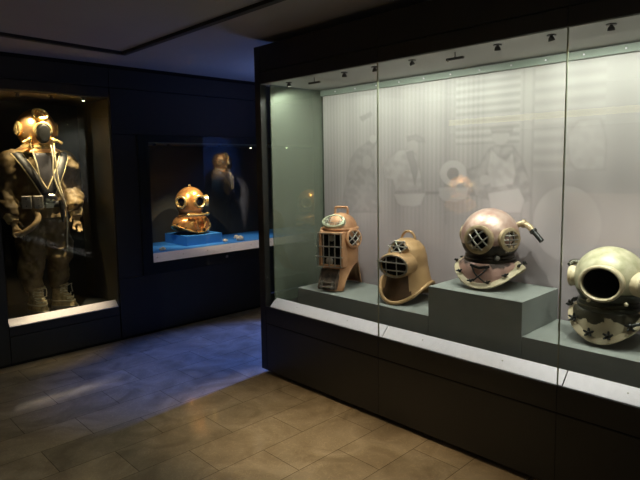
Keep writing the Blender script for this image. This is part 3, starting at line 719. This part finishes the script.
# --- golden hooded helmet
def H2():
    t = thing('diving_helmet', 'golden tan hooded diving helmet with barred oval window and scooped rim, second from left', 'diving helmet', (2.925, 2.185, 0.706), -PI/2+0.16)
    def prof_r(z):
        # radius of the hood by height
        pts = [(0.41, 0.0), (0.405, 0.045), (0.388, 0.08), (0.352, 0.112), (0.29, 0.130), (0.22, 0.136), (0.16, 0.134), (0.10, 0.138), (0.05, 0.148), (0.0, 0.155)]
        for (z1, r1), (z0, r0) in zip(pts, pts[1:]):
            if z >= z0: return r0+(r1-r0)*(z-z0)/(z1-z0)
        return 0.165
    def zbot(th):
        c = math.cos(th)
        s = abs(math.sin(th))
        return 0.012+0.118*s**2.0
    def hood(th, u):
        zb_ = zbot(th)
        z = 0.41*(1-u)+zb_*u if u > 0 else 0.41
        r = prof_r(z)
        c = math.cos(th)
        fl = max(0, (0.15-z)/0.15)
        ry = r*(1.0+0.18*max(c, 0)*min(1, (0.395-z)/0.25)); ry += fl*0.02
        rx = r+max(0, u-0.6)/0.4*0.035
        return Vector((rx*math.sin(th), -ry*math.cos(th)+0.012, z))
    def hood2(th, u):
        return hood(th, 1-(math.cos(u*PI/2)))
    o = obj('hood', shell(BM(), hood2, 88, 30), [M['tan2'], M['tan2shade']], t, solid=0.006)
    for p in o.data.polygons:                         # shaded hollow below the window, its shade put in as dark brown
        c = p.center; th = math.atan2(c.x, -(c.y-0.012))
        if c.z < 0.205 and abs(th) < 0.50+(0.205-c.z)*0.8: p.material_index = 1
    b_ = BM(); n = 96
    tube(b_, [hood(2*PI*k/n, 1.0)+Vector((0, 0, 0.002))+pol(2*PI*k/n, 0.006, 0) for k in range(n)], 0.0125, 12, closed=True)
    obj('rim', b_, M['tan2'], t)
    b_ = BM(); tube(b_, [(0.050*math.cos(a), 0.03, 0.395+0.060*math.sin(a)) for a in [PI*k/14 for k in range(15)]], 0.0085, 10)
    obj('handle', b_, M['tan2'], t)
    # front window: short oval snout
    T = Matrix.Translation((0, -0.172, 0.250)) @ frame_to((0, -1, -0.06)) @ Matrix.Diagonal((1.42, 1.0, 1, 1))
    o = obj('front_window', lathe(BM(), [(0.066, -0.09), (0.088, -0.09), (0.079, 0.0), (0.075, 0.006), (0.066, 0.006), (0.064, -0.004), (0.066, -0.09)], 48, T), M['tan2'], t)
    obj('window_glass', lathe(BM(), [(0, -0.008), (0.068, -0.008), (0.068, -0.016), (0, -0.016)], 36, T), M['darkglass'], o)
    b_ = BM()
    lathe(b_, [(0.066, 0.004), (0.074, 0.006), (0.074, 0.011), (0.066, 0.011), (0.066, 0.004)], 44, T)
    for k in (-0.35, 0.35):
        h = math.sqrt(1-k*k)*0.072; tube(b_, [(-h*1.08, k*0.072, 0.012), (0, k*0.072, 0.018), (h*1.08, k*0.072, 0.012)], 0.0042, 8, T=T)
    for k in (-0.45, 0.28):
        h = math.sqrt(1-k*k)*0.072; tube(b_, [(k*0.072, -h, 0.012), (k*0.072, 0, 0.018), (k*0.072, h, 0.012)], 0.0038, 8, T=T)
    for k in (-0.35, 0.35): ball(b_, 0.008, T @ Matrix.Translation((-0.078, k*0.072, 0.012)), 8)
    obj('window_guard', b_, M['silver'], o)
    # upper hexagonal window
    T = Matrix.Translation((0, -0.108, 0.362)) @ frame_to((0, -0.80, 0.60)) @ Matrix.Diagonal((1.15, 0.8, 1, 1))
    o = obj('upper_window', lathe(BM(), [(0.040, -0.05), (0.062, -0.05), (0.058, 0.0), (0.052, 0.006), (0.042, 0.006), (0.040, -0.002), (0.040, -0.05)], 8, T), M['tan2'], t, auto=20)
    obj('window_glass', lathe(BM(), [(0, -0.002), (0.044, -0.002), (0.044, -0.01), (0, -0.01)], 8, T), M['darkglass'], o)
    b_ = BM(); tube(b_, [(0.054*math.cos(PI*k/3), 0.054*math.sin(PI*k/3), 0.010) for k in range(6)], 0.0045, 8, closed=True, T=T)
    for k in range(3):
        a = PI*k/3; tube(b_, [(0.054*math.cos(a), 0.054*math.sin(a), 0.010), (0, 0, 0.018), (-0.054*math.cos(a), -0.054*math.sin(a), 0.010)], 0.004, 8, T=T)
    for k in range(6): ball(b_, 0.009, T @ Matrix.Translation((0.056*math.cos(PI*k/3), 0.056*math.sin(PI*k/3), 0.010)), 8)
    obj('window_guard', b_, M['silver'], o)
    return t
H2()

# ------------------------------------------------------------------ wall showcase with the diver
w1 = thing('wall_showcase', 'tall recessed wall showcase holding the standing diver', 'display case', (1.68, WY, 0.33))
def pobj(par, name, bm, m, parent=None, **k):
    bmesh.ops.translate(bm, verts=bm.verts[:], vec=-par.location)
    return obj(name, bm, m, parent or par, **k)
x0, x1, z0, z1 = 1.22, 2.14, 0.345, 2.23; yb = 5.62
pobj(w1, 'back_panel', box(BM(), x0-0.02, x1+0.02, yb, yb+0.02, z0, z1+0.01), M['recess'], smooth=False)
b = BM(); box(b, x0-0.02, x0, WY+0.026, yb, z0, z1); pobj(w1, 'left_panel', b, M['recess'], smooth=False)
b = BM(); box(b, x1, x1+0.011, WY+0.026, yb, z0, z1); pobj(w1, 'right_panel', b, M['recess_gold'], smooth=False)
pobj(w1, 'top_panel', box(BM(), x0-0.02, x1+0.011, WY+0.026, yb, z1, z1+0.011), M['recess_gold'], smooth=False)
pobj(w1, 'bottom_panel', box(BM(), x0-0.02, x1+0.011, WY+0.05, yb, z0-0.02, z0), M['recess'], smooth=False)
b = BM(); T = Matrix.Translation((0, WY+0.002, z0-0.012)) @ Matrix.Rotation(math.radians(42), 4, 'X')
box(b, x0+0.002, x1-0.006, 0, 0.082, -0.006, 0, T); pobj(w1, 'sill', b, M['sill'], smooth=False, bevel=0.001)
b = BM(); box(b, x0, x1, WY+0.001, WY+0.02, z0-0.09, z0-0.02); pobj(w1, 'sill_rail', b, M['cased'], smooth=False)
pobj(w1, 'glass_pane', box(BM(), x0, x1, WY+0.001, WY+0.007, z0-0.01, z1), M['glass'], smooth=False)
for x, tx, ty, tz, e in ((1.42, 1.56, 5.20, 1.7, 60), (1.68, 1.62, 5.18, 1.4, 90), (1.95, 1.68, 5.06, 0.55, 190)):
    f = showcase_spot(None, x, WY+0.08, z1, (tx, ty, tz), e, (1.0, 0.80, 0.50), size=52 if x < 1.9 else 34, blend=1.0)
    f.parent = w1; f.location = -w1.location

# ------------------------------------------------------------------ wall showcase with the copper helmet
w2 = thing('wall_showcase', 'black framed wall showcase with a blue floor and a polished copper helmet', 'display case', (4.1, WY, 0.585))
x0, x1, z0, z1 = 2.495, 5.75, 0.695, 1.85; yb = 5.66
b = BM()
box(b, O2[0], x0, WY-0.012, WY+0.03, O2[2], O2[3]); box(b, x1, O2[1], WY-0.012, WY+0.03, O2[2], O2[3])

box(b, x0, x1, WY-0.012, WY+0.03, z1, O2[3]); box(b, x0, x1, WY-0.012, WY+0.03, O2[2], z0)
pobj(w2, 'frame', b, M['black'], smooth=False)
pobj(w2, 'back_panel', box(BM(), x0-0.02, x1+0.02, yb, yb+0.02, z0-0.02, z1+0.02), M['recess'], smooth=False)
b = BM(); box(b, x0-0.02, x0, WY+0.03, yb, z0-0.02, z1+0.02); box(b, x1, x1+0.02, WY+0.03, yb, z0-0.02, z1+0.02); pobj(w2, 'side_panel', b, M['recess'], smooth=False)
pobj(w2, 'top_panel', box(BM(), x0-0.02, x1+0.02, WY+0.03, yb, z1, z1+0.02), M['recess'], smooth=False)
pobj(w2, 'blue_floor', box(BM(), x0, x1, WY+0.062, yb, z0-0.01, 0.775), M['blue'], smooth=False)
b = BM(); T2 = Matrix.Translation((0, WY+0.002, z0)) @ Matrix.Rotation(math.radians(55), 4, 'X')
box(b, x0, x1, 0, 0.098, -0.006, 0.0, T2)
s = pobj(w2, 'sill', b, M['sill'], smooth=False, bevel=0.001)
b = BM()
for k in range(12): pobj(w2, 'screw', cyl(BM(), 0.005, 0, 0.0015, 10, T2 @ Matrix.Translation((2.56+k*0.285, 0.05, 0.0))), M['screw'], s)
pobj(w2, 'top_strip', box(BM(), x0, x1, WY-0.008, WY+0.0, z1-0.012, z1+0.004), M['valance'], smooth=False)
pobj(w2, 'glass_pane', box(BM(), O2[0], O2[1], WY-0.022, WY-0.014, O2[2], O2[3]), M['glass'], smooth=False)
for x, tx, ty, tz, e in ((2.75, 3.17, 5.26, 1.15, 34), (3.35, 3.2, 5.28, 1.1, 44), (4.3, 3.9, 5.0, 0.8, 16), (4.85, 4.98, 5.3, 1.1, 24)):
    f = showcase_spot(None, x, WY+0.07, z1, (tx, ty, tz), e, (1.0, 0.78, 0.50), size=60, blend=0.8)
    f.parent = w2; f.location = -w2.location
f = showcase_spot(None, 3.95, 5.20, z1, (3.9, 5.0, 0.0), 12, (0.92, 0.92, 1.0), size=74, blend=0.9); f.parent = w2; f.location = -w2.location
f = showcase_spot(None, 2.62, WY+0.10, z1, (2.9, 4.98, 0.7), 10, (1.0, 0.85, 0.9), size=90, blend=0.9); f.parent = w2; f.location = -w2.location
bb = obj('blue_display_block', box(BM(), -0.222, 0.222, -0.235, 0.235, 0, 0.103), M['blue'], smooth=False, bevel=0.0015); bb.location = (3.237, 5.355, 0.776)
tag(bb, 'bright blue block under the polished copper helmet', 'display block')
CP = dict(R=0.158, zc=0.345, zs=1.04, zn=0.195, rn=0.124, dome=M['copper'], collar=M['brass'], corselet=M['copper'], brimm=M['brass'], ringm=M['brass'], nutm=M['black'],
          zb=lambda th: 0.008+0.085*abs(math.sin(th))**1.8, bx=0.215, by=0.175, bw=0.026, nb=12, ns=0.8, wins=[(0, 2, 0.062, None, 0.026), (-66, 2, 0.058, None, 0.024), (66, 2, 0.058, None, 0.024)], ring=0.013, bul=0.7, zp=1.5, knob=True)
cop = std_helmet('diving_helmet', 'polished copper and brass diving helmet on the bright blue block', CP, (3.20, 5.335, 0.885), 0.06)
for s_ in (-1, 1): obj('bar_end', ball(BM(), 0.020, Matrix.Translation((s_*0.122, -0.142, 0.211)), 12), M['brass'], cop)
b = BM(); tube(b, smoothpath([(-0.135, -0.125, 0.212), (-0.07, -0.180, 0.21), (0, -0.198, 0.208), (0.07, -0.180, 0.21), (0.135, -0.125, 0.212)], 5), 0.012, 10)
obj('front_bar', b, M['brass'], cop)
for s_ in (-1, 1):
    obj('breast_lug', tube(BM(), smoothpath([(s_*0.03, -0.168, 0.17), (s_*0.055, -0.185, 0.12), (s_*0.035, -0.190, 0.06)], 5), 0.011, 8), M['copper'], cop)
b = BM(); tube(b, [(-0.175, -0.05, 0.345), (-0.225, -0.06, 0.345)], 0.005, 8); obj('side_valve', b, M['brass'], cop)
cop2 = dup(cop, (4.97, 5.3, 0.785), 0.2, 'second copper helmet in the blue-floored wall showcase, seen through the big showcase end glass')

def pebble(loc, s, label, seed, group='pale fragments on the blue floor'):
    b_ = BM(); bmesh.ops.create_icosphere(b_, subdivisions=3, radius=1)
    for v_ in b_.verts:
        n_ = noise.noise(v_.co*1.6+Vector((seed*7, 0, 0)))
        v_.co = v_.co*(1+0.35*n_); v_.co.z = max(v_.co.z, -0.45)
        v_.co = Vector((v_.co.x*s[0], v_.co.y*s[1], (v_.co.z+0.45)*s[2]))
    o = obj('pale_fragment', b_, M['stone'], auto=60); o.location = loc; o.rotation_euler = (0, 0, seed)
    tag(o, label, 'fragment', group); return o
pebble((2.68, 5.03, 0.781), (0.045, 0.022, 0.022), 'small pale fragment on the blue floor left of the copper helmet', 0.4)
pebble((3.47, 5.08, 0.781), (0.028, 0.028, 0.022), 'small pale fragment right beside the blue block', 1.3)
pebble((3.66, 5.06, 0.781), (0.045, 0.03, 0.034), 'larger pale fragment on the blue floor farthest right of the block', 2.2)
pebble((3.72, 5.22, 0.781), (0.03, 0.025, 0.025), 'pale fragment behind the larger one on the blue floor', 3.1)
lb = obj('caption_label', box(BM(), -0.014, 0.014, -0.003, 0, -0.012, 0.012), M['silver'], smooth=False); lb.location = (3.335, WY-0.023, 0.655)
tag(lb, 'tiny metal tab below the sill of the copper helmet showcase', 'tab')

# ------------------------------------------------------------------ the diver's dress
def limb_suit(pts, radii, name, m, parent, sub=2, disp=0.012, dsc=0.16):
    """pts: list of chains; skin over connected joints"""
    me = bpy.data.meshes.new(name); vs2 = []; es = []; rad = []
    index = {}
    for chain, rr in zip(pts, radii):
        prev = None
        for p, r in zip(chain, rr):
            k = tuple(round(c, 4) for c in p)
            if k not in index:
                index[k] = len(vs2); vs2.append(p); rad.append(r)
            if prev is not None and prev != index[k]: es.append((prev, index[k]))
            prev = index[k]
    me.from_pydata(vs2, es, []); o = bpy.data.objects.new(name, me); COL.objects.link(o); me.materials.append(m)
    o.parent = parent
    sk = o.modifiers.new('skin', 'SKIN'); sk.use_smooth_shade = True; sk.branch_smoothing = 0.6
    for i, r in enumerate(rad):
        v_ = me.skin_vertices[0].data[i]; v_.radius = r if isinstance(r, tuple) else (r, r); v_.use_root = (i == 0)
    s = o.modifiers.new('sub', 'SUBSURF'); s.levels = sub; s.render_levels = sub
    rm = o.modifiers.new('rm', 'REMESH'); rm.mode = 'VOXEL'; rm.voxel_size = 0.009; rm.use_smooth_shade = True
    tx = bpy.data.textures.new(name+'_folds', 'CLOUDS'); tx.noise_scale = dsc; tx.noise_depth = 3
    d = o.modifiers.new('folds', 'DISPLACE'); d.texture = tx; d.strength = disp; d.mid_level = 0.5
    return o

def diver(label, loc, rz, suitm):
    t = thing('diving_suit', label, 'diving suit', loc, rz)
    b_ = BM()
    def ring(c, rx, ry, n=28): return [b_.verts.new((c[0]+rx*math.sin(2*PI*i/n), c[1]-ry*math.cos(2*PI*i/n), c[2])) for i in range(n)]
    def loft(L):
        rs_ = [ring(*q) for q in L]
        for p_, q_ in zip(rs_, rs_[1:]):
            for i in range(28): b_.faces.new((p_[i], p_[(i+1) % 28], q_[(i+1) % 28], q_[i]))
        b_.faces.new(rs_[0]); b_.faces.new(rs_[-1])
    loft([((0, 0, 0.70), 0.15, 0.12), ((0, 0, 0.80), 0.185, 0.15), ((0, 0, 0.90), 0.19, 0.155), ((0, 0, 1.0), 0.185, 0.145), ((0, 0, 1.12), 0.215, 0.165), ((0, 0.005, 1.24), 0.24, 0.165),
          ((0, 0.01, 1.34), 0.25, 0.15), ((0, 0.015, 1.40), 0.215, 0.135), ((0, 0.015, 1.44), 0.155, 0.125), ((0, 0.01, 1.465), 0.125, 0.12)])
    W = {-1: Vector((-0.285, -0.14, 0.87)), 1: Vector((0.25, -0.13, 0.88))}
    for s in (-1, 1):
        ww = W[s]
        tube(b_, smoothpath([(s*0.10, 0.01, 1.335), (s*0.215, 0.0, 1.325), (s*0.265, 0.0, 1.20), (s*0.290 if s < 0 else 0.265, 0.01, 1.06), tuple(ww+Vector((0.0, 0.03, 0.07))), tuple(ww)], 4),
             [0.10]*3+[0.105]*5+[0.095]*4+[0.088]*4+[0.078]*2+[0.066]*2+[0.058], 18)
        k_ = smoothpath([(s*0.10, 0.0, 0.84), (s*0.108, -0.01, 0.66), (s*0.115, -0.035, 0.48), (s*0.108, 0.0, 0.34), (s*0.103, -0.01, 0.19)], 4)
        tube(b_, k_, [0.130, 0.128, 0.124, 0.120, 0.118, 0.115, 0.112, 0.110, 0.110, 0.106, 0.100, 0.096, 0.092, 0.088, 0.082, 0.074, 0.066][:len(k_)], 18)
    su = obj('suit', b_, suitm, t)
    rm = su.modifiers.new('rm', 'REMESH'); rm.mode = 'VOXEL'; rm.voxel_size = 0.011; rm.use_smooth_shade = True
    sm = su.modifiers.new('sm', 'SMOOTH'); sm.iterations = 8; sm.factor = 0.6
    tx = bpy.data.textures.new('folds', 'CLOUDS'); tx.noise_scale = 0.13; tx.noise_depth = 3
    d_ = su.modifiers.new('folds', 'DISPLACE'); d_.texture = tx; d_.strength = 0.085; d_.mid_level = 0.5; d_.texture_coords = 'LOCAL'
    # jacket skirt hem
    def skirt(th, u):
        r = 0.200+0.035*u+0.010*math.sin(th*9+u*2)*u
        return Vector((r*math.sin(th), -r*0.80*math.cos(th), 0.97-0.14*u))
    obj('jacket_hem', shell(BM(), skirt, 80, 8), suitm, t, solid=0.008)
    # canvas folds draping over the knees
    for s in (-1, 1):
        b_ = BM()
        tube(b_, smoothpath([(s*0.10-0.08, -0.08, 0.60), (s*0.10-0.02, -0.135, 0.555), (s*0.10+0.05, -0.125, 0.575), (s*0.10+0.085, -0.07, 0.68)], 6), [0.006]*6+[0.014]*7+[0.012]*6 if False else 0.011, 10)
        obj('knee_fold', b_, suitm, t)
    # cuffs and gloved hands, five fingers
    for s, w_ in W.items():
        d = Vector((s*0.15*-1, -0.35, -0.75)).normalized() if s == -1 else Vector((-0.10, -0.35, -0.75)).normalized()
        c_ = BM(); tube(c_, [w_-d*0.03, w_-d*0.01, w_+d*0.03, w_+d*0.05], [0.056, 0.060, 0.050, 0.046], 16)
        obj('cuff', c_, M['canvas'], t)
        side = d.cross(Vector((0, -1, 0))).normalized()
        hb = w_+d*0.05; pk = hb+d*0.085
        ch = [[tuple(w_+d*0.02), tuple(hb), tuple(pk)]]; rr = [[0.034, (0.036, 0.022), (0.042, 0.018)]]
        for k in range(4):
            o_ = side*((k-1.5)*0.021); L_ = (0.068, 0.080, 0.076, 0.058)[k]; cu = Vector((0, 0.02*0, 0))
            back = side.cross(d).normalized()*(1 if s > 0 else 1)
            a = pk+o_; b1 = a+d*L_*0.45-back*0.004; b2 = b1+d*L_*0.32+back*0.014; b3 = b2+d*L_*0.2+back*0.018
            ch.append([tuple(pk), tuple(a), tuple(b1), tuple(b2), tuple(b3)]); rr.append([(0.042, 0.018), 0.0115, 0.0105, 0.0095, 0.008])
        a = hb+side*(0.034*s); ch.append([tuple(hb), tuple(a), tuple(a+d*0.035+side*s*0.018), tuple(a+d*0.065+side*s*0.02)]); rr.append([(0.036, 0.022), 0.014, 0.012, 0.010])
        h = limb_suit(ch, rr, 'glove', M['glove'], t, sub=1, disp=0.003, dsc=0.03)
        h.modifiers['rm'].voxel_size = 0.004
    # boots
    for s, yaw in ((-1, 0.05), (1, 0.50)):
        T = Matrix.Translation((s*0.100+0.008, -0.01, 0)) @ Matrix.Rotation(yaw, 4, 'Z')
        def boot(th, u):
            z = 0.028+0.19*u
            k = max(0, 1-u*1.75)
            front = 0.072+0.115*(k**0.55 if k > 0 else 0); backr = 0.072-0.006*u
            w__ = 0.062-0.008*u+0.012*k
            c = math.cos(th); yy = -(front if c > 0 else backr)*c
            return T @ Vector((w__*math.sin(th)*(1-0.12*max(c, 0)*k), yy, z))
        b_ = shell(BM(), boot, 36, 14)
        vv = [boot(2*PI*i/36, 0) for i in range(36)]
        o = obj('boot', b_, M['canvas'], t)
        b2_ = BM()
        def sole(th, u):
            p = T.inverted() @ boot(th, 0); f_ = 1.07 if 0.15 < u < 0.95 else 0.0
            zz = (0.0 if u < 0.5 else 0.032)
            return T @ Vector((p.x*f_, p.y*f_, zz))
        obj('sole', shell(b2_, sole, 36, 3), M['lead'], o)
        b3_ = BM()
        for k in range(5):
            z = 0.095+0.026*k; yf_ = (T.inverted() @ boot(0, (z-0.028)/0.19)).y-0.004
            tube(b3_, [(-0.045, yf_+0.03, z), (0, yf_, z+0.008), (0.045, yf_+0.03, z+0.018)], 0.0045, 6, T=T)
            tube(b3_, [(0.045, yf_+0.03, z), (0, yf_-0.003, z+0.008), (-0.045, yf_+0.03, z+0.018)], 0.0045, 6, T=T)
        tube(b3_, smoothpath([(0.0, -0.085, 0.205), (0.04, -0.10, 0.22), (0.06, -0.08, 0.19), (0.05, -0.10, 0.14)], 5), 0.004, 6, T=T)
        tube(b3_, [T.inverted() @ boot(2*PI*i/36, 0.25)*1.0 for i in range(36)], 0.007, 6, closed=True, T=T)
        obj('lace', b3_, M['rope'], o)
        b4_ = BM(); tube(b4_, [T @ Vector((0.068*math.sin(2*PI*i/24), -0.068*math.cos(2*PI*i/24), 0.212)) for i in range(24)], 0.011, 8, closed=True)
        obj('ankle_band', b4_, M['canvas'], o)
    # blue-grey bib between the straps
    def bibf():
        b_ = BM(); n = 14; rows = []
        for k in range(n+1):
            z = 1.40-0.42*k/n; wd = 0.075-0.03*(k/n)
            rows.append([b_.verts.new((wd*j/3, -0.165-0.02*math.sin(PI*k/n)+0.02*(j/3)**2, z)) for j in range(-3, 4)])
        for a_, c_ in zip(rows, rows[1:]):
            for j in range(6): b_.faces.new((a_[j], a_[j+1], c_[j+1], c_[j]))
        return b_
    obj('bib', bibf(), M['bib'], t, solid=0.012)
    # broad black V straps with gold piping
    for s in (-1, 1):
        path = smoothpath([(s*0.20, 0.0, 1.425), (s*0.185, -0.09, 1.385), (s*0.135, -0.158, 1.28), (s*0.075, -0.195, 1.16), (s*0.02, -0.20, 1.05)], 8)
        b_ = BM(); e1 = []; e2 = []; L2 = []
        for i, p in enumerate(path):
            d = (path[min(i+1, len(path)-1)]-path[max(i-1, 0)]).normalized(); n_ = Vector((p.x*0.6, -1, 0.35)).normalized()
            sd = d.cross(n_).normalized(); e1.append(p+sd*0.033); e2.append(p-sd*0.033)
            L2.append([b_.verts.new(p+sd*k*0.033+n_*0.004) for k in (-1, 0, 1)])
        for a_, c_ in zip(L2, L2[1:]):
            for j in (0, 1): b_.faces.new((a_[j], a_[j+1], c_[j+1], c_[j]))
        o = obj('harness_strap', b_, M['strap'], t, solid=0.01)
        for e_ in (e1, e2): obj('piping', tube(BM(), e_, 0.0075, 8), M['trim'], o)
    # belt, weights, knife
    b_ = BM()
    def belt(th, u):
        r = 0.215; return Vector((r*math.sin(th), -r*0.84*math.cos(th)-0.005, 0.985-0.05*u))
    obj('belt', shell(b_, belt, 60, 2), M['strap'], t, solid=0.012)
    for (x, a_) in ((-0.165, 0.5), (-0.085, 0.15)):
        T = Matrix.Translation((x, -0.205+0.35*abs(x+0.08), 0.985)) @ Matrix.Rotation(-a_*0.8, 4, 'Z')
        o = obj('lead_weight', box(BM(), -0.038, 0.038, -0.028, 0.028, -0.055, 0.055, T), M['lead'], t, bevel=0.008)
        b_ = BM()
        for zz in (-0.03, 0.03): obj('rivet', ball(BM(), 0.006, T @ Matrix.Translation((0.0, -0.03, zz)), 8), M['black'], o)
    b_ = BM(); tube(b_, smoothpath([(0.0, -0.215, 1.035), (0.04, -0.222, 1.03), (0.06, -0.21, 1.01)], 4), 0.016, 10)
    box(b_, -0.03, 0.03, -0.225, -0.205, 0.93, 0.97)
    obj('buckle', b_, M['silver'], t)
    b_ = BM(); tube(b_, [(0.10, -0.20, 0.99), (0.105, -0.21, 0.93), (0.11, -0.205, 0.86), (0.112, -0.20, 0.80)], [0.017, 0.02, 0.018, 0.008], 12)
    obj('knife_sheath', b_, M['strap'], t)
    # rope lines hanging from the helmet
    for pts in ([(0.055, -0.175, 1.47), (0.06, -0.205, 1.36), (0.05, -0.215, 1.22), (0.075, -0.225, 1.10), (0.12, -0.22, 0.98), (0.155, -0.18, 0.84), (0.16, -0.13, 0.62), (0.155, -0.12, 0.44)],
                [(0.085, -0.165, 1.47), (0.08, -0.20, 1.34), (0.085, -0.215, 1.18), (0.11, -0.225, 1.04), (0.14, -0.21, 0.93)],
                [(-0.09, -0.16, 1.43), (-0.075, -0.205, 1.30), (-0.055, -0.215, 1.17), (-0.01, -0.225, 1.09)]):
        b_ = BM(); tube(b_, smoothpath(pts, 7), 0.0065, 8); obj('rope', b_, M['rope'], t)
    # hose curling from the belt below the left glove
    b_ = BM(); tube(b_, smoothpath([(-0.12, -0.19, 0.93), (-0.10, -0.23, 0.86), (-0.14, -0.26, 0.80), (-0.22, -0.25, 0.74), (-0.27, -0.20, 0.72)], 8), 0.024, 12)
    obj('air_hose', b_, M['glove'], t)
    # helmet
    zc = 1.612; R = 0.158
    prof = [(0, zc+R*1.08)]+[(R*math.sin(PI*k/26), zc+R*1.08*math.cos(PI*k/26)) for k in range(1, 19)]+[(0.115, 1.475), (0.115, 1.45)]
    hm = obj('helmet', lathe(BM(), prof, 56), M['goldcopper'], t, solid=0.004)
    obj('collar_ring', lathe(BM(), [(0.11, 1.435), (0.138, 1.437), (0.142, 1.45), (0.138, 1.462), (0.128, 1.468), (0.128, 1.478), (0.11, 1.482)], 56), M['brass'], hm)
    def cs(th, u):
        s = abs(math.sin(th)); z = 1.450-(0.055-0.02*s)*u**1.5; r = 0.118+0.045*math.sin(u*PI/2)
        return Vector(((r+0.035*u)*math.sin(th), -(r-0.01)*math.cos(th), z))
    obj('breastplate', shell(BM(), cs, 60, 12), M['goldcopper'], t, solid=0.004)
    b_ = BM(); tube(b_, [cs(2*PI*k/60, 1.0) for k in range(60)], 0.009, 8, closed=True); obj('brim', b_, M['brass'], t)
    for az, el, r, gd, dr in ((0, -6, 0.064, None, 0.018), (-80, 0, 0.052, 'grid', 0.000), (80, 0, 0.052, 'grid', 0.000), (0, 42, 0.056, 'grid', 0.010)):
        a = math.radians(az); e = math.radians(el)
        c_ = Vector((math.sin(a)*math.cos(e)*(R+dr), -math.cos(a)*math.cos(e)*(R+dr), zc+math.sin(e)*(R*1.08+dr)))
        window_part(hm, 'helmet_window', c_, az, el, r, 0.04, M['brass'], None, ring=0.013)
        if gd:
            T = Matrix.Translation(c_) @ frame_to(Vector((math.sin(a)*math.cos(e), -math.cos(a)*math.cos(e), math.sin(e))))
            b_ = BM()
            for k in (-0.4, 0.0, 0.4):
                h_ = math.sqrt(1-k*k)*r*0.9
                tube(b_, [(k*r*0.9, -h_, 0.010), (k*r*0.9, 0, 0.018), (k*r*0.9, h_, 0.010)], 0.0035, 6, T=T)
            tube(b_, [(-r*0.9, 0, 0.010), (0, 0, 0.019), (r*0.9, 0, 0.010)], 0.0035, 6, T=T)
            obj('window_guard', b_, M['brass'], hm)
    # dark face mask box hanging in front of the face window with valves at both sides
    b_ = BM(); lathe(b_, [(0, 0.05), (0.045, 0.048), (0.056, 0.03), (0.058, -0.02), (0.05, -0.04)], 28, Matrix.Translation((0.0, -0.165, 1.565)) @ frame_to((0, -1, 0)) @ Matrix.Diagonal((0.95, 1.45, 1, 1)))
    obj('face_cover', b_, M['dark'], hm)
    for s in (-1, 1):
        b_ = BM(); T = Matrix.Translation((s*0.095, -0.125, 1.515))
        ball(b_, 0.022, T, 12); tube(b_, [(0, 0, 0), (s*0.03, -0.02, -0.008), (s*0.065, -0.03, -0.03)], [0.014, 0.012, 0.013], 10, T=T)
        tube(b_, [(0, 0, 0), (s*0.0, -0.01, -0.04), (s*-0.01, -0.02, -0.08)], 0.009, 8, T=T)
        obj('valve', b_, M['brass'], hm)
    return t
dv = diver('full diving suit with golden copper helmet and laced boots standing in the tall wall showcase', (1.625, 5.22, 0.346), 0.0, M['suit'])

# slim dark diver figure seen beyond the passage
d2 = dup(dv, (5.95, 0.95, 0.10), PI/2+0.9, 'second diving suit standing in the passage beyond the big showcase')
pl = obj('display_block', box(BM(), -0.4, 0.4, -0.4, 0.4, 0, 0.10), M['cased'], smooth=False); pl.location = (5.95, 0.95, 0)
tag(pl, 'low dark platform under the second diving suit', 'display block')
light('SPOT', 'passage_spot', (5.3, 1.8, 2.48), (5.95, 0.95, 1.5), 900, (1, 0.85, 0.7), spot_size=math.radians(30), spot_blend=0.8, shadow_soft_size=0.03)

# ------------------------------------------------------------------ across the room, outside the frame: glowing strip and third copper helmet, added for the glass reflections
ol = thing('glowing_showcase_top', 'long yellow glowing strip standing in for a lit showcase top across the room, mirrored in the showcase glass', 'glowing strip', (-1.8, 3.15, 2.2))
obj('glowing_lining', box(BM(), 0.001, 0.04, -1.25, 1.25, -0.05, 0.03), emis('yellow_strip', (1.0, 0.82, 0.22), 0.9), ol, smooth=False)  # glow stands in for the lit lining of a showcase top
obj('white_panel', box(BM(), 0.001, 0.02, -1.25, 1.25, -0.16, -0.032), M['caseceil'], ol, smooth=False)
pd = obj('display_plinth', box(BM(), -0.25, 0.25, -0.25, 0.25, 0, 0.94), M['cased'], smooth=False, bevel=0.002); pd.location = (-1.4, 3.98, 0)
tag(pd, 'dark plinth added across the room under the third copper helmet', 'plinth')
dup(cop, (-1.4, 3.98, 0.941), PI/2-0.6, 'third copper helmet added on a dark plinth across the room, mirrored in the showcase glass')
light('SPOT', 'added_helmet_spot', (-0.9, 3.6, 2.48), (-1.4, 3.98, 1.15), 900, (1, 0.85, 0.6), spot_size=math.radians(30), spot_blend=0.5, shadow_soft_size=0.02)  # added spot that brightens the third helmet for its reflection
